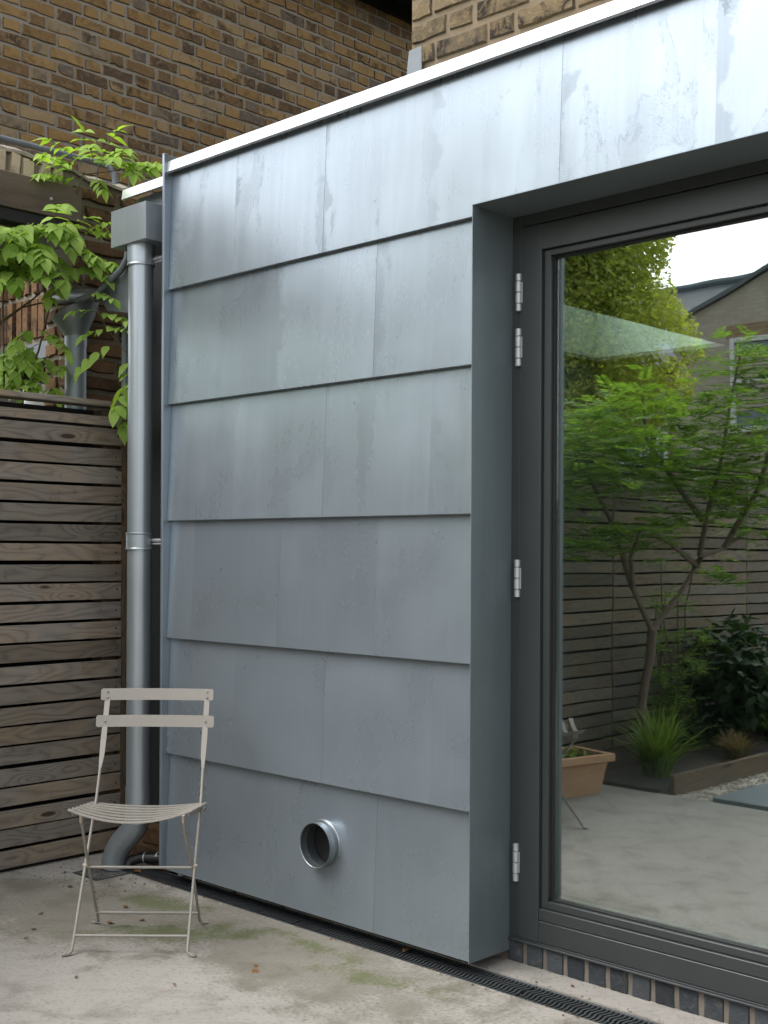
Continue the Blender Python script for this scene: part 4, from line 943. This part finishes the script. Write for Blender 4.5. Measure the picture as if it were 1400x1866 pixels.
# terracotta trough
tr = thing('terracotta_trough', 'rectangular terracotta planter trough by the slat fence', 'planter', (-1.535, -2.04, .0), math.radians(103))
def ring_box(lv):                                              # stacked rectangles (half x, half y, z)
    m = MB(); vs = []; fs = []
    for a, b, z in lv: vs += [(-a, -b, z), (a, -b, z), (a, b, z), (-a, b, z)]
    n = len(lv); fs = [(i * 4 + k, i * 4 + (k + 1) % 4, i * 4 + 4 + (k + 1) % 4, i * 4 + 4 + k) for i in range(n - 1) for k in range(4)] + [(3, 2, 1, 0)]
    return m.add(vs, fs)
ring_box([(.26, .11, 0), (.295, .135, .175), (.315, .155, .176), (.322, .160, .180), (.322, .160, .215), (.318, .157, .22), (.295, .135, .22), (.290, .130, .216), (.285, .128, .15)]).build('trough', 'terra', tr)
part('soil', 'soil', tr, lambda m: m.box(-.286, .286, -.129, .129, .14, .185))
sg = MB(); 
for _ in range(60): leafcloud(sg, (U(-.2, .2), U(-.09, .09), .21), (.03, .03, .03), 3, .035, hollow=0)
sg.build('seedlings', 'grass', tr, kind='stuff')
def blades(name, mat, pos, n, h, spread, label, cat, w=.007):
    t = thing(name, label, cat, pos); m = MB()
    for _ in range(n):
        a = U(0, math.tau); l = h * U(.5, 1.1); s = spread * U(.2, 1.); p0 = Vector((U(-.06, .06), U(-.06, .06), 0)); dr = Vector((math.cos(a), math.sin(a), 0)); sd_ = dr.cross(Vector((0, 0, 1))) * w
        pts = [p0 + dr * s * (u ** 1.6) + Vector((0, 0, l * (u - .45 * u ** 2.6 * (s / spread)))) for u in (0, .35, .7, 1.)]
        vs = []
        for k, q in enumerate(pts): vs += [q - sd_ * (1 - k / 3.2), q + sd_ * (1 - k / 3.2)]
        m.add(vs, [(2 * k, 2 * k + 1, 2 * k + 3, 2 * k + 2) for k in range(3)])
    m.build('blades', mat, t, True, kind='stuff'); return t
blades('grass_clump', 'grass', (-1.36, -2.84, .02), 190, .50, .40, 'arching green grass clump at the corner of the planting bed', 'grass', .011)
blades('dry_grass_clump', 'straw', (-1.35, -3.75, .02), 260, .22, .22, 'dry straw coloured grass clump in the planting bed', 'grass', .005)
blades('grass_clump', 'grass', (-1.5, -4.6, .02), 160, .3, .25, 'low green tuft behind the dry straw clump', 'grass')

# feathery small tree
def branch_path(a, b, n=6, j=.05):
    a, b = Vector(a), Vector(b); L = (b - a).length
    return [a.lerp(b, i / n) + Vector((U(-j, j), U(-j, j), U(-j, j))) * L * (0 if i in (0, n) else 1) for i in range(n + 1)]
TX = PR(1172, 1180, 'x', -1.62)
ft = thing('feathery_tree', 'small tree with forked trunk and feathery leaves by the slat fence', 'tree', (TX.x, TX.y, .02))
tk = MB(); base = Vector((0, 0, 0)); T0 = Vector(ft.location)
def rel(px, py, X): return PR(px, py, 'x', X) - T0
fork = rel(1190, 1150, -1.62)
tk.tube(branch_path(base, fork, 5, .04), [.036, .032, .03, .028, .03, .034], 9)
lims = [[fork, rel(1155, 1075, -1.65), rel(1150, 1015, -1.6), rel(1170, 960, -1.5)], [fork, rel(1240, 1085, -1.6), rel(1272, 1030, -1.55)], [rel(1272, 1030, -1.55), rel(1282, 1012, -1.5), rel(1320, 1000, -1.5), rel(1360, 970, -1.5)], [rel(1272, 1030, -1.55), rel(1225, 990, -1.55), rel(1190, 970, -1.6)], [rel(1278, 1014, -1.5), rel(1290, 940, -1.45), rel(1310, 860, -1.5), rel(1330, 740, -1.55), rel(1352, 640, -1.55)], [rel(1282, 950, -1.45), rel(1240, 890, -1.6), rel(1180, 800, -1.7), rel(1170, 720, -1.7)], [rel(1320, 1000, -1.5), rel(1385, 890, -1.3), rel(1420, 760, -1.2)], [rel(1155, 1075, -1.65), rel(1120, 960, -1.8), rel(1080, 880, -1.8), rel(1050, 830, -1.7)]]
for L_ in lims: tk.tube(L_, [.020 - .0035 * i for i in range(len(L_))], 7)
fol = MB()
def feather(mb, p, d, L, n=9, ls=.045):
    d = d.normalized(); s = d.cross(Vector((0, 0, 1)))
    s = s.normalized() if s.length > .1 else Vector((1, 0, 0)); nn = s.cross(d)
    for i in range(n):
        u = (i + .5) / n; q = p + d * L * u + Vector((0, 0, -.15 * L * u * u)); l = ls * (1.15 - .6 * u)
        for sg in (-1, 1):
            e = q + (s * sg * .8 + d * .55 + nn * U(-.2, .15)).normalized() * l; wv = d * l * .16
            mb.add([q, (q + e) / 2 + wv + nn * .003, e, (q + e) / 2 - wv], [(0, 1, 2, 3)])
def puff(px, py, X, n, rx=.28, rz=.13):
    c0 = rel(px, py, X)
    for _ in range(n):
        p = c0 + Vector((random.gauss(0, rx * .5), random.gauss(0, rx * .5), random.gauss(0, rz * .5)))
        a = U(0, math.tau); feather(fol, p, Vector((math.cos(a), math.sin(a), U(-.25, .5))), U(.13, .24), 8, U(.04, .065))
for args in [(1060, 835, -1.75, 70, .3, .12), (1130, 800, -1.7, 80, .34, .14), (1200, 850, -1.6, 80, .36, .13), (1120, 880, -1.75, 46, .3, .09), (1280, 830, -1.5, 80, .34, .14), (1360, 800, -1.4, 90, .34, .16), (1390, 880, -1.3, 80, .3, .16), (1300, 900, -1.45, 60, .32, .1), (1380, 960, -1.4, 40, .24, .1), (1190, 745, -1.75, 46, .28, .12), (1080, 760, -1.8, 40, .3, .1), (1290, 740, -1.5, 34, .2, .12), (1350, 670, -1.55, 28, .12, .15), (1395, 690, -1.4, 34, .18, .13), (1300, 660, -1.5, 12, .08, .08), (1120, 985, -1.7, 40, .26, .06), (1060, 1000, -1.75, 22, .2, .05), (1180, 975, -1.55, 30, .24, .06), (1250, 940, -1.5, 26, .26, .06), (1320, 1050, -1.5, 14, .14, .05), (1040, 900, -1.8, 36, .25, .1)]:
    puff(args[0], args[1], args[2], int(args[3] * 1.9), args[4], args[5] * 1.7)
tk.build('trunk', 'bark', ft, SM); fol.build('crown', 'fern', ft)
# slim bamboo-like plant at its foot
bb_ = thing('slender_plant', 'slender upright plant with thin leaves beside the forked trunk', 'plant', (-1.75, -3.55, .02)); m = MB(); m2 = MB()
for _ in range(9):
    a = Vector((U(-.12, .12), U(-.2, .2), 0)); b = a + Vector((U(-.2, .2), U(-.3, .3), U(.6, 1.25))); pth = branch_path(a, b, 4, .03); m.tube(pth, .004, 5)
    for q in pth[1:]:
        for _ in range(12): dd = Vector((U(-1, 1), U(-1, 1), U(-.5, .4))); feather(m2, q, dd, U(.08, .16), 4, .04)
m.build('stem', 'stem', bb_); m2.build('leaves', 'fern', bb_, kind='stuff')
# dark shrub
sp_ = PR(1350, 1250, 'x', -1.75)
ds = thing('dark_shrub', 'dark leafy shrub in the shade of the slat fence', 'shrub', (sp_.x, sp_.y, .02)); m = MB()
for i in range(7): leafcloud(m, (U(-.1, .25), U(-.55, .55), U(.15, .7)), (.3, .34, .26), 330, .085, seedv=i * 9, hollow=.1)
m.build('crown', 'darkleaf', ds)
m = MB()
for _ in range(8): m.tube(branch_path((U(-.05, .05), U(-.1, .1), 0), (U(-.2, .2), U(-.4, .4), .6), 4, .05), .009, 6)
m.build('stem', 'bark', ds)

def big_tree(name, label, pos, h, crowns, mat, size, dens, trunk_r=.16, group=None):
    t = thing(name, label, 'tree', pos, group=group); m = MB(); cr = MB(); 
    top = Vector((0, 0, h * .62)); m.tube(branch_path((0, 0, -.2), top, 6, .03), [trunk_r * (1 - .1 * i) for i in range(7)], 10)
    for i, (c, r) in enumerate(crowns):
        m.tube(branch_path(Vector((0, 0, h * U(.3, .58))), Vector(c), 5, .06), [trunk_r * .45 * (1 - .16 * k) for k in range(6)], 6)
        vol = int(dens * (r[0] * r[1] * r[2]) ** .67); leafcloud(cr, c, r, vol, size, seedv=i * 7.3, hollow=.3)
    m.build('trunk', 'bark', t, SM); cr.build('crown', mat, t); return t
def at_r(px, py, Y): return PR(px, py, 'y', Y)
q = at_r(1075, 620, -9.5)
big_tree('lime_tree', 'large pale green tree beyond the slat fence', (q.x - .75, -9.8, 0), 6.5,
         [((.1, .2, 4.6), (1.6, 1.5, 1.5)), ((.2, .9, 5.0), (1.5, 1.0, 1.3)), ((-.3, .4, 6.9), (1.2, 1.1, .9)), ((.9, .4, 3.7), (1.35, 1.2, 1.1)), ((-1.2, 0, 4.0), (1.5, 1.4, 1.4)), ((.7, .3, 5.5), (1.1, 1.1, 1.1)), ((-.4, .5, 6.1), (1.3, 1.2, 1.0)), ((.3, .9, 2.9), (1.4, .9, .9))], 'lime', .064, 10500)
big_tree('unseen_tree', 'unseen round green tree added behind the fence for the zinc reflection', (-6.5, -4.2, 0), 4.6, [((0, 0, 2.9), (1.4, 1.5, 1.1)), ((.6, .7, 2.2), (1.0, 1.1, .8)), ((-.5, -1, 2.8), (1.2, 1.2, .9))], 'fern', .14, 1700, .12)  # out of view; added so the zinc courses reflect foliage
big_tree('unseen_tree', 'unseen dark green tree added further off for the zinc reflection', (-8.5, -8.0, 0), 4.5, [((0, 0, 2.8), (1.7, 1.6, 1.1)), ((1.0, .6, 2.2), (1.2, 1.2, .9))], 'darkleaf', .16, 1500, .14)  # unseen, added for what the middle zinc courses mirror
big_tree('unseen_tree', 'broad green tree at the far end of the garden', (3.5, -12.5, 0), 6, [((0, 0, 4.), (2.2, 2.0, 1.8)), ((-1.5, .5, 3.2), (1.6, 1.5, 1.3)), ((1.6, 0, 3.4), (1.6, 1.5, 1.4))], 'fern', .2, 900, .18)

# far house: brick gable projecting from a slate-roofed terrace
HY_ = -17.0
ga = at_r(1275, 566, HY_); gb = at_r(1390, 503, HY_); sl0 = (gb.z - ga.z) / (gb.x - ga.x)
gx0 = at_r(1232, 700, HY_).x
FH = thing('far_house', 'brown brick terrace house with slate roof and brick gable', 'house', (gx0, HY_, 0))
def fz(z): return z
ze = ga.z - (ga.x - gx0) * sl0                                  # eaves at the left corner of the gable
xap = gb.x + .9 - gx0; zap = gb.z + .9 * sl0
gw = 2 * xap
part('gable_wall', 'far_brick', FH, lambda m: m.add([(0, 0, -.1), (gw, 0, -.1), (gw, 0, ze), (xap, 0, zap), (0, 0, ze), (0, -3.0, -.1), (gw, -3.0, -.1), (gw, -3.0, ze), (xap, -3.0, zap), (0, -3.0, ze)], [(0, 1, 2, 3, 4), (0, 5, 9, 4), (1, 6, 7, 2), (4, 9, 8, 3), (2, 7, 8, 3)]))
part('gable_roof', 'roof', FH, lambda m: m.add([(-.15, .08, ze - .1), (xap, .08, zap + .06), (gw + .15, .08, ze - .1), (-.15, -3.2, ze - .1), (xap, -3.2, zap + .06), (gw + .15, -3.2, ze - .1), (-.15, .08, ze - .02), (xap, .08, zap + .14), (gw + .15, .08, ze - .02), (-.15, -3.2, ze - .02), (xap, -3.2, zap + .14), (gw + .15, -3.2, ze - .02)], [(0, 1, 7, 6), (1, 2, 8, 7), (6, 7, 10, 9), (7, 8, 11, 10), (0, 3, 9, 6), (2, 5, 11, 8), (0, 1, 4, 3), (1, 2, 5, 4)]))
rz1 = at_r(1395, 498, HY_ - 4.6).z; 
part('terrace_wall', 'far_brick_r', FH, lambda m: m.box(-9, 10, -5.0, -3.002, -.1, ze - .35))
tr_ = MB(); 
tr_.add([(-9, -2.8, ze - .35), (10, -2.8, ze - .35), (10, -4.9, rz1), (-9, -4.9, rz1), (-9, -7, ze - .4), (10, -7, ze - .4)], [(0, 1, 2, 3), (3, 2, 5, 4), (0, 3, 4), (1, 2, 5)]); tr_.build('terrace_roof', 'roof', FH)
part('ridge', 'slate', FH, lambda m: m.tube([(-9, -4.9, rz1 + .02), (10, -4.9, rz1 + .02)], .09, 8))
part('eaves_gutter', 'black', FH, lambda m: m.tube([(-9, -2.76, ze - .36), (-.02, -2.76, ze - .36)], .06, 8))
part('downpipe', 'white', FH, lambda m: m.tube([(-.12, -2.9, ze - .4), (-.12, -2.9, .2)], .045, 8))
def window(x0, x1, z0, z1, y, blind=True):
    w = part('window', 'white', FH, lambda m: (m.cbox(x0, x0 + .09, y, y + .08, z0, z1, .01), m.cbox(x1 - .09, x1, y, y + .08, z0, z1, .01), m.cbox(x0 + .091, x1 - .091, y, y + .08, z1 - .09, z1, .01), m.cbox(x0 - .08, x1 + .08, y, y + .14, z0 - .09, z0 - .001, .01), m.cbox(x0 + .091, x1 - .091, y, y + .07, (z0 + z1) / 2 - .035, (z0 + z1) / 2 + .035, .01), m.cbox((x0 + x1) / 2 - .02, (x0 + x1) / 2 + .02, y, y + .06, z0 + .001, z1 - .091, .005)))
    part('pane', 'wglass', w, lambda m: m.box(x0 + .08, x1 - .08, y + .012, y + .02, z0 + .002, z1 - .08))
    if blind:
        zz = z1 - .28
        for k in range(16):
            part('blind_slat', 'blind', w, lambda m: m.box(x0 + .10, x1 - .10, y + .022, y + .034, zz - .055, zz - .008)); zz -= .066
wa = at_r(1335, 617, HY_); wb = at_r(1480, 770, HY_)
window(wa.x - gx0, wb.x - gx0, wb.z, wa.z, .002)
part('window_arch', 'far_brick_r', FH, lambda m: m.cbox(wa.x - gx0 - .1, wb.x - gx0 + .1, .004, .02, wa.z + .01, wa.z + .24, .004))
a1, a2 = at_r(1182, 742, HY_ - 3), at_r(1222, 792, HY_ - 3)
window(a1.x - gx0, a2.x - gx0, a2.z - .5, a1.z, -3.0, False)
for i in range(3):
    xx = -2.6 - i * 2.4; window(xx - .5, xx + .5, 3.2, 4.7, -3.0, False)
